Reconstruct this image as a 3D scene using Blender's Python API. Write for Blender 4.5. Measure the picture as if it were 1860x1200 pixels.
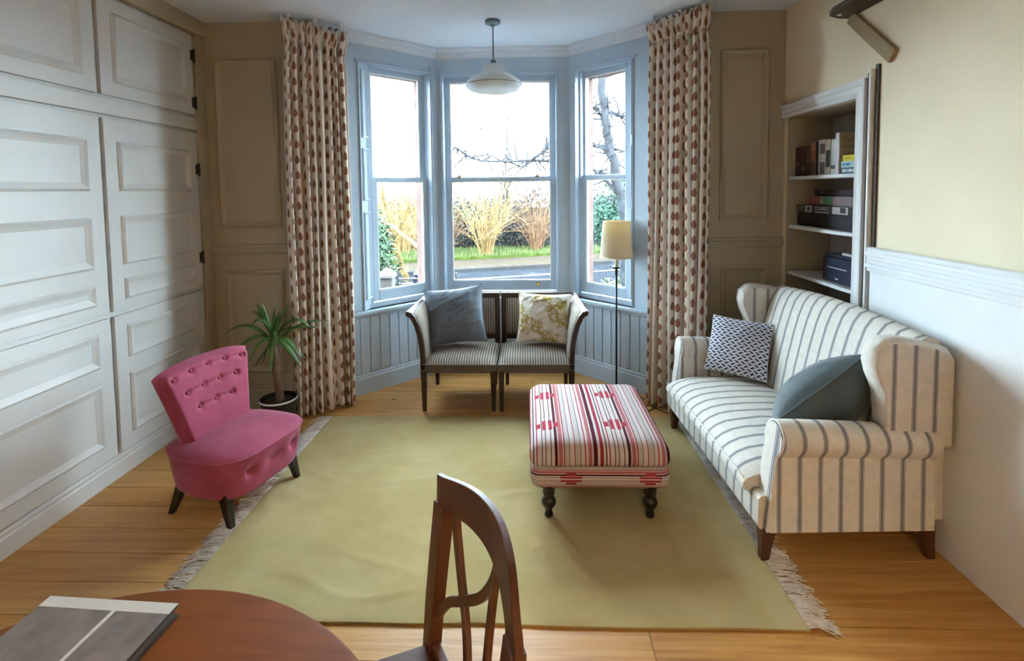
import bpy, math, random
from mathutils import Vector, Matrix, noise
from math import sin, cos, pi, radians, sqrt, tan
random.seed(7)
sc = bpy.context.scene
for o in list(bpy.data.objects): bpy.data.objects.remove(o)

# ------------------------------------------------------------------ camera
YAW, PITCH, ROLL, FPX, EYE = radians(1.85), radians(3.4), 0.012, 930.0, 1.6
fwd = Vector((-sin(YAW)*cos(PITCH), cos(YAW)*cos(PITCH), -sin(PITCH)))
rgt = Vector((cos(YAW), sin(YAW), 0)); upv = rgt.cross(fwd)
r2 = rgt*cos(ROLL) - upv*sin(ROLL); u2 = upv*cos(ROLL) + rgt*sin(ROLL)
cam_d = bpy.data.cameras.new('camera'); cam = bpy.data.objects.new('camera', cam_d)
sc.collection.objects.link(cam); sc.camera = cam
cm = Matrix((( r2.x, u2.x, -fwd.x), (r2.y, u2.y, -fwd.y), (r2.z, u2.z, -fwd.z))).to_4x4()
cm.translation = (0, 0, EYE); cam.matrix_world = cm
cam_d.sensor_fit = 'HORIZONTAL'; cam_d.sensor_width = 36; cam_d.lens = 36*FPX/1860
cam_d.shift_y = -(600-(345+FPX*tan(PITCH)))/1860
cam_d.clip_start = 0.02; cam_d.clip_end = 400

# ------------------------------------------------------------------ sky, sun, exposure
world = bpy.data.worlds.new('sky'); sc.world = world; world.use_nodes = True
bg = world.node_tree.nodes['Background']
bg.inputs[0].default_value = (0.70, 0.87, 1.0, 1); bg.inputs[1].default_value = 9.0
sun_d = bpy.data.lights.new('sun', 'SUN'); sun = bpy.data.objects.new('sun', sun_d); sc.collection.objects.link(sun)
sun_d.energy = 2.1; sun_d.angle = radians(1.0); sun_d.color = (1.0, 0.70, 0.38)
sun.rotation_euler = Vector((0.18, 1.0, -0.39)).to_track_quat('-Z', 'Y').to_euler()
vs = sc.view_settings
vs.view_transform = 'Standard'; vs.look = 'None'; vs.gamma = 1; vs.use_curve_mapping = False; vs.exposure = 2.5
sc.display_settings.display_device = 'sRGB'

# ------------------------------------------------------------------ helpers
COL = sc.collection
def V(*a): return Vector(a)
class MB:
    def __init__(s): s.v=[]; s.f=[]; s.u=[]
    def face(s, ids, uv=None): s.f.append(tuple(ids)); s.u.append(uv)
    def add(s, pts):
        b=len(s.v); s.v.extend(tuple(p) for p in pts); return b
    def box(s, a, b, M=None):
        x0,y0,z0=a; x1,y1,z1=b
        P=[V(x,y,z) for z in (z0,z1) for x,y in ((x0,y0),(x1,y0),(x1,y1),(x0,y1))]
        if M: P=[M@p for p in P]
        i=s.add(P)
        for q in ((0,3,2,1),(4,5,6,7),(0,1,5,4),(1,2,6,5),(2,3,7,6),(3,0,4,7)): s.face([i+k for k in q])
        return s
    def loft(s, rings, closed=True, caps=True, uvf=None, ring_closed=False):
        n=len(rings[0]); base=[s.add(r) for r in rings]; m=len(rings)
        for a in range(m if ring_closed else m-1):
            b=(a+1)%m
            for k in range(n if closed else n-1):
                l=(k+1)%n
                uv=None
                if uvf:
                    uv=[uvf(rings[a][k],a,k),uvf(rings[a][l],a,k+1),uvf(rings[b][l],a+1,k+1),uvf(rings[b][k],a+1,k)]
                s.face((base[a]+k,base[a]+l,base[b]+l,base[b]+k),uv)
        if caps and closed and not ring_closed:
            s.face([base[0]+k for k in range(n)][::-1], [uvf(rings[0][k],0,k) for k in range(n)][::-1] if uvf else None)
            s.face([base[-1]+k for k in range(n)], [uvf(rings[-1][k],m-1,k) for k in range(n)] if uvf else None)
        return s
    def tube(s, pts, rad, n=8, caps=True):
        pts=[Vector(p) for p in pts]
        if not isinstance(rad,(list,tuple)): rad=[rad]*len(pts)
        rings=[]; ref=None
        for i,p in enumerate(pts):
            d=(pts[min(i+1,len(pts)-1)]-pts[max(i-1,0)])
            if d.length<1e-9: d=V(0,0,1)
            d.normalize()
            if ref is None: ref = V(1,0,0) if abs(d.x)<.8 else V(0,1,0)
            a=(ref-d*ref.dot(d))
            if a.length<1e-6: a=d.orthogonal()
            a.normalize(); ref=a; b=d.cross(a)
            rings.append([p+(a*cos(2*pi*k/n)+b*sin(2*pi*k/n))*rad[i] for k in range(n)])
        return s.loft(rings,True,caps)
    def lathe(s, prof, n=32, c=(0,0,0), caps=False, flute=0, nf=0, uv=False):
        rings=[]
        for r,z in prof:
            rings.append([V(c[0]+(r+flute*cos(nf*2*pi*k/n))*cos(2*pi*k/n), c[1]+(r+flute*cos(nf*2*pi*k/n))*sin(2*pi*k/n), c[2]+z) for k in range(n)])
        return s.loft(rings,True,caps, (lambda p,a,k:(k/n,a/len(prof))) if uv else None)
    def grid(s, fn, nu, nv, uvf=None, flip=False):
        b=s.add([fn(i/nu,j/nv) for j in range(nv+1) for i in range(nu+1)])
        for j in range(nv):
            for i in range(nu):
                q=[b+j*(nu+1)+i, b+j*(nu+1)+i+1, b+(j+1)*(nu+1)+i+1, b+(j+1)*(nu+1)+i]
                uv=[uvf(i/nu,j/nv),uvf((i+1)/nu,j/nv),uvf((i+1)/nu,(j+1)/nv),uvf(i/nu,(j+1)/nv)] if uvf else None
                if flip: q=q[::-1]; uv=uv[::-1] if uv else None
                s.face(q,uv)
        return s
    def prism(s, poly, h0, h1, fr=None):
        """poly of (a,b); extruded h0..h1; fr maps (a,b,h)->point"""
        fr = fr or (lambda a,b,h: V(a,b,h))
        return s.loft([[fr(a,b,h0) for a,b in poly],[fr(a,b,h1) for a,b in poly]])
    def build(s, name, mat, parent=None, smooth=False, bevel=0, bseg=2, sub=0, solid=0, loc=None, auto=None):
        me=bpy.data.meshes.new(name); me.from_pydata(s.v,[],s.f)
        if any(u is not None for u in s.u):
            L=me.uv_layers.new(name='UVMap'); k=0
            for fi,f in enumerate(s.f):
                u=s.u[fi]
                for c in range(len(f)):
                    L.data[k].uv = u[c] if u else (0,0); k+=1
        me.update()
        if mat: me.materials.append(mat)
        if smooth:
            for p in me.polygons: p.use_smooth=True
        o=bpy.data.objects.new(name,me); COL.objects.link(o)
        if parent: o.parent=parent
        if loc: o.location=loc
        if solid:
            m=o.modifiers.new('s','SOLIDIFY'); m.thickness=solid; m.offset=0
        if bevel:
            m=o.modifiers.new('b','BEVEL'); m.width=bevel; m.segments=bseg; m.limit_method='ANGLE'; m.angle_limit=radians(40)
        if sub:
            m=o.modifiers.new('ss','SUBSURF'); m.levels=sub; m.render_levels=sub
        if auto:
            try: me.set_sharp_from_angle(angle=radians(auto))
            except Exception: pass
        return o
def thing(name, label, cat, loc=(0,0,0), rz=0, group=None):
    o=bpy.data.objects.new(name,None); COL.objects.link(o); o.location=loc; o.rotation_euler=(0,0,rz)
    o.empty_display_size=.1
    o['label']=label; o['category']=cat
    if group: o['group']=group
    return o
def tag(o,label,cat,group=None):
    o['label']=label; o['category']=cat
    if group: o['group']=group
    return o
def struct(o):
    o['kind']='structure'; return o
def sroot(name):
    o=bpy.data.objects.new(name,None); COL.objects.link(o); o['kind']='structure'; return o
def share(src,name,parent,loc=(0,0,0),rot=(0,0,0),scale=(1,1,1)):
    o=src.copy(); o.name=name; COL.objects.link(o); o.parent=parent; o.location=loc; o.rotation_euler=rot; o.scale=scale; return o

# ------------------------------------------------------------------ materials
class NT:
    def __init__(s,name):
        s.m=bpy.data.materials.new(name); s.m.use_nodes=True; s.t=s.m.node_tree
        s.b=s.t.nodes['Principled BSDF']; s.out=s.t.nodes['Material Output']
    def node(s,t,**kw):
        n=s.t.nodes.new(t)
        for k,v in kw.items(): setattr(n,k,v)
        return n
    def put(s,sock,v):
        if hasattr(v,'is_output') or isinstance(v,bpy.types.NodeSocket): s.t.links.new(v,sock)
        elif isinstance(v,(tuple,list)) and len(v)==3 and sock.type=='RGBA': sock.default_value=(*v,1)
        else: sock.default_value=v
    def mt(s,op,a,b=None,c=None):
        n=s.node('ShaderNodeMath',operation=op)
        for i,x in enumerate((a,b,c)):
            if x is not None: s.put(n.inputs[i],x)
        return n.outputs[0]
    def mix(s,f,a,b,blend='MIX'):
        n=s.node('ShaderNodeMix',data_type='RGBA',blend_type=blend)
        s.put(n.inputs[0],f); s.put(n.inputs[6],a); s.put(n.inputs[7],b); return n.outputs[2]
    def coord(s,which='Object'):
        return s.node('ShaderNodeTexCoord').outputs[which]
    def uv(s):
        n=s.node('ShaderNodeSeparateXYZ'); s.t.links.new(s.coord('UV'),n.inputs[0]); return n.outputs[0],n.outputs[1]
    def map(s,vec,scale=(1,1,1),rot=(0,0,0)):
        n=s.node('ShaderNodeMapping'); s.t.links.new(vec,n.inputs[0]); n.inputs['Scale'].default_value=scale; n.inputs['Rotation'].default_value=rot; return n.outputs[0]
    def noise(s,vec,scale,detail=3,rough=.5,dist=0):
        n=s.node('ShaderNodeTexNoise'); s.put(n.inputs['Vector'],vec); n.inputs['Scale'].default_value=scale; n.inputs['Detail'].default_value=detail
        n.inputs['Roughness'].default_value=rough; n.inputs['Distortion'].default_value=dist; return n.outputs[0]
    def ramp(s,f,stops,interp='LINEAR'):
        n=s.node('ShaderNodeValToRGB'); e=n.color_ramp; e.interpolation=interp
        while len(e.elements)<len(stops): e.elements.new(0.5)
        for i,(p,c) in enumerate(stops):
            e.elements[i].position=p; e.elements[i].color=(*c,1) if len(c)==3 else c
        s.put(n.inputs[0],f); return n.outputs[0]
    def bump(s,h,strength=.3,dist=.01):
        n=s.node('ShaderNodeBump'); n.inputs['Strength'].default_value=strength; n.inputs['Distance'].default_value=dist
        s.put(n.inputs['Height'],h); s.t.links.new(n.outputs[0],s.b.inputs['Normal']); return n.outputs[0]
    def set(s,col=None,rough=None,metal=None,spec=None,sheen=None,coat=None):
        if col is not None: s.put(s.b.inputs['Base Color'],col)
        if rough is not None: s.put(s.b.inputs['Roughness'],rough)
        if metal is not None: s.b.inputs['Metallic'].default_value=metal
        if spec is not None: s.b.inputs['Specular IOR Level'].default_value=spec
        if sheen is not None: s.b.inputs['Sheen Weight'].default_value=sheen; s.b.inputs['Sheen Roughness'].default_value=.35
        if coat is not None: s.b.inputs['Coat Weight'].default_value=coat; s.b.inputs['Coat Roughness'].default_value=.15
        return s.m
def sc3(c,k): return tuple(min(1,x*k) for x in c)
def plain(name,col,rough=.6,var=.12,scale=6,bump=0,bscale=150,**kw):
    t=NT(name); c=t.coord(); f=t.noise(c,scale,4,.6)
    colr=t.ramp(f,[(.3,sc3(col,1-var)),(.7,sc3(col,1+var))])
    if bump: t.bump(t.noise(c,bscale,2),bump,.004)
    return t.set(colr,rough,**kw)
def wood(name,c1,c2,rough=.4,scale=3,stretch=(1,14,14),coat=0,spec=.5):
    t=NT(name); c=t.coord(); g=t.noise(t.map(c,stretch),scale,6,.65,.6)
    f2=t.noise(c,1.7,2)
    col=t.ramp(g,[(.28,c2),(.52,c1),(.75,sc3(c1,1.15))])
    col=t.mix(t.mt('MULTIPLY',f2,.5),col,c2)
    t.bump(g,.08,.003)
    return t.set(col,rough,coat=coat,spec=spec)

PAINT=plain('bay_paint',(.43,.535,.635),.42,.03,3,.06,60)
WALL=plain('greige_wall_paint',(.43,.365,.265),.6,.05,2,.12,70)
DOORP=plain('cupboard_paint',(.58,.57,.545),.5,.04,2,.06,60)
CASING=plain('casing_paint',(.76,.79,.80),.4,.03,3)
UPWALL=plain('upper_wall_paint',(.84,.74,.54),.75,.05,2,.12,60)
CEIL=plain('ceiling_paint',(.68,.73,.80),.8,.02,1.5,.1,50)
BLACKIRON=plain('black_iron',(.012,.012,.013),.4,.2)
BRASS=plain('brass',(.55,.38,.12),.3,.1,metal=1.0)
STONE=plain('red_sandstone',(.15,.095,.08),.85,.2,9,.5,60,spec=.1)
def glass_mat():
    t=NT('window_glass'); tr=t.node('ShaderNodeBsdfTransparent'); tr.inputs[0].default_value=(.97,.985,.98,1)
    gl=t.node('ShaderNodeBsdfGlossy'); gl.inputs['Roughness'].default_value=.02
    lw=t.node('ShaderNodeFresnel'); lw.inputs[0].default_value=1.45
    mx=t.node('ShaderNodeMixShader'); t.t.links.new(t.mt('MULTIPLY',lw.outputs[0],.6),mx.inputs[0]); t.t.links.new(tr.outputs[0],mx.inputs[1]); t.t.links.new(gl.outputs[0],mx.inputs[2])
    t.t.links.new(mx.outputs[0],t.out.inputs[0]); return t.m
GLASS=glass_mat()
# ================================================================== STRUCTURE
ZC=2.82; XL=-2.35; XR=1.80; YB=3.68; YR=-3.4
S=2**-.5
BAYS=dict(L=((-1.40,3.87),(S,S),(-S,S),.863),C=((-.79,4.48),(1,0),(0,1),1.15),R=((.36,4.48),(S,-S),(S,S),.806))
def bayfr(k):
    O,u,v,L=BAYS[k]
    return lambda a,b,z: V(O[0]+u[0]*a+v[0]*b, O[1]+u[1]*a+v[1]*b, z)
def baybox(mb,k,a,b):
    fr=bayfr(k); (u0,v0,z0),(u1,v1,z1)=a,b
    P=[fr(u,v,z) for z in (z0,z1) for u,v in ((u0,v0),(u1,v0),(u1,v1),(u0,v1))]
    i=mb.add(P)
    for q in ((0,3,2,1),(4,5,6,7),(0,1,5,4),(1,2,6,5),(2,3,7,6),(3,0,4,7)): mb.face([i+j for j in q])
    return mb

# ---- floor boards
def plank_mat():
    t=NT('pine_boards'); oi=t.node('ShaderNodeObjectInfo'); c=t.coord()
    off=t.node('ShaderNodeVectorMath',operation='ADD'); t.t.links.new(c,off.inputs[0])
    cmb=t.node('ShaderNodeCombineXYZ'); t.put(cmb.inputs[0],t.mt('MULTIPLY',oi.outputs['Random'],37.)); t.put(cmb.inputs[1],t.mt('MULTIPLY',oi.outputs['Random'],91.)); t.t.links.new(cmb.outputs[0],off.inputs[1])
    cc=off.outputs[0]
    g=t.noise(t.map(cc,(.55,11,6)),3.2,6,.6,.9)
    big=t.noise(t.map(cc,(.8,2.2,1)),1.6,3)
    col=t.ramp(g,[(.25,(.27,.10,.020)),(.5,(.54,.27,.065)),(.75,(.64,.37,.12))])
    col=t.mix(t.mt('MULTIPLY',big,.55),col,(.28,.12,.03))
    col=t.mix(t.mt('MULTIPLY',oi.outputs['Random'],.3),col,(.62,.40,.16))
    vo=t.node('ShaderNodeTexVoronoi'); t.t.links.new(t.map(cc,(1.0,1.5,.2)),vo.inputs['Vector']); vo.inputs['Scale'].default_value=2.3
    kn=t.ramp(vo.outputs['Distance'],[(.0,(1,1,1)),(.028,(1,1,1)),(.06,(0,0,0))])
    col=t.mix(kn,col,(.07,.03,.012))
    t.bump(g,.07,.003)
    return t.set(col,t.mt('ADD',t.mt('MULTIPLY',big,.2),.32),spec=.32)
PLANK=plank_mat()
floor=MB(); floor.box((XL-.1,YR-.1,-.12),(XR+.4,YB+.2,-.022)); floor.prism([(-1.60,YB+.1),(1.17,YB+.1),(.98,3.95),(.40,4.52),(-.83,4.52),(-1.40,3.91)],-.12,-.022)
FLOOR=struct(floor.build('floor',plain('subfloor',(.10,.06,.03),.9)))
PW=.168; y=YR
row=0
while y<4.49:
    y1=min(y+PW,4.5)
    ym=(y+y1)/2
    if ym<YB: x0,x1=XL,XR
    elif ym<3.9: x0,x1=-1.55+(ym-YB)*.79-.02,1.12-(ym-YB)*.83+.02
    else: x0,x1=ym-5.27-.03,4.838-ym+.03
    cuts=[x0]
    if ym<YB:
        c0=x0+.5+((row*1.37)%2.6)
        while c0<x1-.3: cuts.append(c0); c0+=2.9
    cuts.append(x1)
    if row==int((1.69-YR)/PW): cuts=[XL,.42,XR]
    for a,b in zip(cuts[:-1],cuts[1:]):
        m=MB(); L=b-a
        m.box((-L/2+.001,-(y1-y)/2+.0016,-.02),(L/2-.001,(y1-y)/2-.0016,0))
        m.build('floor_board',PLANK,FLOOR,bevel=.0015,bseg=1,loc=((a+b)/2,ym,0))
    y=y1; row+=1

# ---- ceiling
m=MB(); m.box((XL-.3,YR-.3,ZC),(XR+.6,YB+.1,ZC+.25)); m.prism([(-1.6,YB+.1),(1.2,YB+.1),(1.2,3.9),(.55,4.75),(-1.0,4.75),(-1.6,3.9)],ZC,ZC+.25)
struct(m.build('ceiling',CEIL))
# flat roof of the house over and beside the room: keeps the low sun off the road
m=MB(); m.box((-9,YR-.5,ZC+.252),(9,4.0,ZC+.55)); 
struct(m.build('trim_roof_slab',STONE))

# ---- side and rear walls
m=MB(); m.box((XL-.3,YR-.2,-.12),(XL,YB+.2,ZC)); WL=struct(m.build('wall_left',DOORP))
m=MB(); m.box((XL,YR-.2,-.12),(XR+.6,YR,ZC)); struct(m.build('wall_rear',WALL))
# front wall either side of the bay, outer face in stone
m=MB(); m.box((XL,YB,-.6),(-1.55,YB+.22,ZC)); WBL=struct(m.build('wall_back_left',WALL))
m=MB(); m.box((1.12,YB,-.6),(XR+.6,YB+.22,ZC)); WBR=struct(m.build('wall_back_right',WALL))
m=MB(); m.box((-9,YB+.221,-.6),(-1.60,YB+.33,ZC+.25)); m.box((1.13,YB+.221,-.6),(9,YB+.33,ZC+.25)); struct(m.build('wall_front_stone',STONE))
m=MB(); m.prism([(-1.55,YB+.001),(-1.58,YB+.30),(-1.50,3.98),(-1.40,3.87)],-.6,ZC); struct(m.build('wall_return_left',PAINT))
m=MB(); m.prism([(1.12,YB+.001),(.93,3.908),(1.03,4.015),(1.15,YB+.30)],-.6,ZC); WRR=struct(m.build('wall_return_right',PAINT))
def moulding(parent,name,mat,rects,fr,w=.035,d=.018):
    """picture-frame panel moulding: stepped section swept round a rectangle; fr maps (a,z,h)"""
    for (a0,z0,a1,z1) in rects:
        mb=MB(); rings=[]
        sec=[(0,0),(0,d*.6),(w*.3,d),(w*.55,d*.75),(w*.75,d*.35),(w,d*.2),(w,0)]
        for (ca,cz,sa,sz) in ((a0,z0,1,1),(a1,z0,-1,1),(a1,z1,-1,-1),(a0,z1,1,-1)):
            rings.append([fr(ca+sa*q,cz+sz*q,h) for q,h in sec])
        mb.loft(rings,True,False,None,True); mb.build(name,mat,parent)
frB=lambda a,z,h: V(a,YB-h,z)
moulding(WBL,'panel_moulding',WALL,[(-2.25,1.353,-1.80,2.56),(-2.23,.27,-1.80,1.035)],frB,.045,.022)
moulding(WBR,'panel_moulding',WALL,[(1.355,1.365,1.69,2.56),(1.37,.27,1.70,1.042)],frB,.045,.022)
def rail(parent,name,mat,x0,x1,z,fr):
    mb=MB(); sec=[(-.035,0),(-.03,.012),(-.012,.014),(-.008,.026),(.008,.026),(.012,.014),(.03,.018),(.035,0)]
    mb.loft([[fr(x0,z+q,h) for q,h in sec],[fr(x1,z+q,h) for q,h in sec]]); return mb.build(name,mat,parent)
rail(WBL,'dado_rail',WALL,XL,-1.55,1.19,frB); rail(WBR,'dado_rail',WALL,1.12,XR,1.21,frB)
def skirting(name,pts,h,mat):
    sec=[(0,0),(.02,0),(.02,h-.035),(.014,h-.025),(.016,h-.012),(.006,h),(0,h)]
    mb=MB()
    for (a,b) in zip(pts[:-1],pts[1:]):
        a=V(*a,0); b=V(*b,0); d=(b-a).normalized(); nrm=V(d.y,-d.x,0)
        mb.loft([[a+nrm*q+V(0,0,z) for q,z in sec],[b+nrm*q+V(0,0,z) for q,z in sec]])
    return struct(mb.build(name,mat))
skirting('baseboard_back_left',[(XL,YB),(-1.55,YB)],.17,WALL)
skirting('baseboard_back_right',[(1.12,YB),(XR,YB)],.17,WALL)
skirting('baseboard_bay',[(-1.55,YB),(-1.40,3.87),(-.79,4.48),(.36,4.48),(.93,3.91),(1.12,YB)],.158,PAINT)

# ---- left wall: built-in cupboards (doors of the setting)
frL=lambda a,z,h: V(XL+h,a,z)
def cupboard_door(n,y0,y1,z0,z1,panels,hinges):
    r=sroot('door_%d'%n)
    mb=MB(); mb.box((XL+.001,y0+.004,z0+.004),(XL+.022,y1-.004,z1-.004)); mb.build('door_leaf',DOORP,r,bevel=.002)
    frd=lambda a,z,h: V(XL+.022+h,a,z)
    for (a0,b0,a1,b1) in panels:
        mb=MB()
        sec=[(0,0),(0,.004),(.012,.014),(.03,.006),(.045,.001),(.045,0)]
        mb.loft([[frd(ca+sa*q,cz+sz*q,h) for q,h in sec] for (ca,cz,sa,sz) in ((a0,b0,1,1),(a1,b0,-1,1),(a1,b1,-1,-1),(a0,b1,1,-1))],True,False,None,True)
        mb.build('panel_moulding',DOORP,r)
    for hz in hinges:
        mb=MB(); mb.tube([(XL+.026,y1+.002,hz-.045),(XL+.026,y1+.002,hz+.045)],.009,8); mb.box((XL+.022,y1-.03,hz-.035),(XL+.026,y1+.02,hz+.035)); mb.build('hinge',BLACKIRON,r)
    return r
n=1
for (a,b,hg) in ((2.76,3.56,1),(1.94,2.74,0)):
    cupboard_door(n,a,b,2.15,2.70,[(a+.09,2.23,b-.09,2.62)],[2.56,2.235] if hg else []); n+=1
    cupboard_door(n,a,b,.94,2.03,[(a+.09,1.62,b-.09,1.90),(a+.09,1.20,b-.09,1.48),(a+.09,1.0,b-.09,1.12)],[1.77,1.15] if hg else []); n+=1
    cupboard_door(n,a,b,.13,.92,[(a+.09,.66,b-.09,.85),(a+.09,.22,b-.09,.57)],[] ); n+=1
mb=MB(); mb.box((XL,3.575,.0),(XL+.03,YB,2.75)); struct(mb.build('trim_1',WALL,bevel=.004))
mb=MB(); mb.box((XL,1.9,2.045),(XL+.024,3.57,2.135)); struct(mb.build('trim_2',DOORP,bevel=.004))
mb=MB(); mb.box((XL,YR,2.715),(XL+.05,YB,2.83)); struct(mb.build('trim_3',WALL,bevel=.008))
skirting('baseboard_left',[(XL,YR),(XL,YB)],.12,DOORP)

# ---- right wall with the book alcove
YA0,YA1,ZA=2.875,3.635,2.08; XD=2.10
mb=MB()
mb.box((XR,YR-.2,-.12),(XR+.4,YA0,ZC))
mb.box((XR,YA1,-.12),(XR+.4,YB,ZC))
mb.box((XR,YA0,ZA),(XR+.4,YA1,ZC))
WR=struct(mb.build('wall_right',UPWALL))
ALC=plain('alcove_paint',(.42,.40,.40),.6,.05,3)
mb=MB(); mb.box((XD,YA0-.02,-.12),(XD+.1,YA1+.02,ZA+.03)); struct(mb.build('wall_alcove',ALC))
mb=MB(); mb.box((XR+.002,YA0-.001,-.02),(XD,YA0+.012,ZA)); mb.box((XR+.002,YA1-.012,-.02),(XD,YA1+.001,ZA)); mb.box((XR+.002,YA0,ZA-.012),(XD,YA1,ZA+.001)); struct(mb.build('trim_alcove_lining',WALL))
# painted lower part of the right wall in the corner
SHELVES=[1.67,1.335,1.013,.70,.38]
for i,z in enumerate(SHELVES):
    mb=MB(); mb.box((XR+.012,YA0+.012,z-.022),(XD,YA1-.012,z)); tag(mb.build('alcove_shelf',CASING,bevel=.003),['top painted alcove shelf carrying the row of books','second painted alcove shelf carrying the board games','third painted alcove shelf carrying the dark blue box','fourth painted alcove shelf, behind the striped sofa back','lowest painted alcove shelf, behind the striped sofa'][i],'shelf','painted shelves in the alcove')
# casing
def casing():
    r=sroot('trim_alcove_casing')
    sec=[(0,0),(0,.016),(.018,.026),(.03,.020),(.055,.020),(.062,.030),(.082,.034),(.09,.03),(.09,0)]
    mb=MB(); y0,y1,zt=YA0-.002,YA1+.005,ZA-.004
    mb.loft([[V(XR-h,y0-q,0) for q,h in sec],[V(XR-h,y0-q,zt+q) for q,h in sec]]); mb.build('casing_upright',CASING,r)
    mb=MB(); mb.loft([[V(XR-h,y0-q,zt+q) for q,h in sec],[V(XR-h,YB,zt+q) for q,h in sec]]); mb.build('casing_head',CASING,r)
casing()
DARKW=wood('dark_trim_wood',(.055,.030,.018),(.025,.013,.008),.45)
mb=MB(); mb.box((XR-.014,2.745,.0),(XR,2.783,2.19)); struct(mb.build('trim_4',DARKW,bevel=.003))
mb=MB(); mb.box((XR-.035,2.728,.0),(XR,2.743,2.20)); struct(mb.build('trim_5',CASING,bevel=.003))
mb=MB(); mb.box((XR-.012,2.702,.0),(XR,2.727,2.22)); struct(mb.build('trim_6',DARKW,bevel=.003))
mb=MB(); mb.box((XR-.03,.6,.0),(XR,2.70,1.24)); WDW=struct(mb.build('wall_right_dado',CASING,bevel=.003))
rail(WDW,'dado_rail',CASING,.6,2.705,1.25,lambda a,z,h: V(XR-.03-h,a,z)); rail(WDW,'dado_rail',CASING,.6,2.703,1.19,lambda a,z,h: V(XR-.03-h,a,z))

# ---- bay walls below and above windows, piers
UO=dict(L=(.128,.79),C=(.055,1.035),R=(.075,.654))   # clear opening at v=0
for k,nm in (('L','left'),('C','centre'),('R','right')):
    O,u,v,Lw=BAYS[k]; a,b=UO[k]
    mb=MB(); baybox(mb,k,(0,0,-.6),(Lw,.16,.66)); baybox(mb,k,(0,0,2.61),(Lw,.16,ZC)); baybox(mb,k,(0,0,.66),(a,.16,2.61)); baybox(mb,k,(b,0,.66),(Lw,.16,2.61))
    W=struct(mb.build('wall_bay_'+nm,PAINT))
    mb=MB(); so=.02
    sa={'L':.20,'C':.075,'R':.055}[k]; sb={'L':.80,'C':1.02,'R':.60}[k]
    e0,e1=(-.0 if k=='L' else 0),Lw
    baybox(mb,k,(0,.161,-.6),(Lw,.26,.70)); baybox(mb,k,(0,.161,2.57),(Lw,.26,ZC+.2)); baybox(mb,k,(0,.161,.70),(sa,.26,2.57)); baybox(mb,k,(sb,.161,.70),(Lw,.26,2.57))
    struct(mb.build('wall_bay_stone_'+nm,STONE))
    # tongue-and-groove boards under the sill
    nb=int(round(Lw/.0865)); bw=Lw/nb
    proto=None
    for i in range(nb):
        mb=MB(); baybox(mb,k,(i*bw+.003,-.012,.155),((i+1)*bw-.003,.0,.632)); mb.build('groove_board',PAINT,W,bevel=.004,bseg=1)
# wedge piers filling the outside corners
mb=MB()
for (cx,cy,k1,k2,L1) in ((-.79,4.48,'L','C',.863),(.36,4.48,'C','R',1.15)):
    p1=bayfr(k1)(L1,.26,0); p2=bayfr(k2)(0,.26,0); 
    c=V(cx,cy,0); mid=(p1+p2)/2+((p1+p2)/2-c).normalized()*.02
    mb.prism([(c.x,c.y),(p1.x,p1.y),(mid.x,mid.y),(p2.x,p2.y)][::-1],-.6,ZC+.2)
struct(mb.build('wall_bay_corner_stone',STONE))

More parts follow.
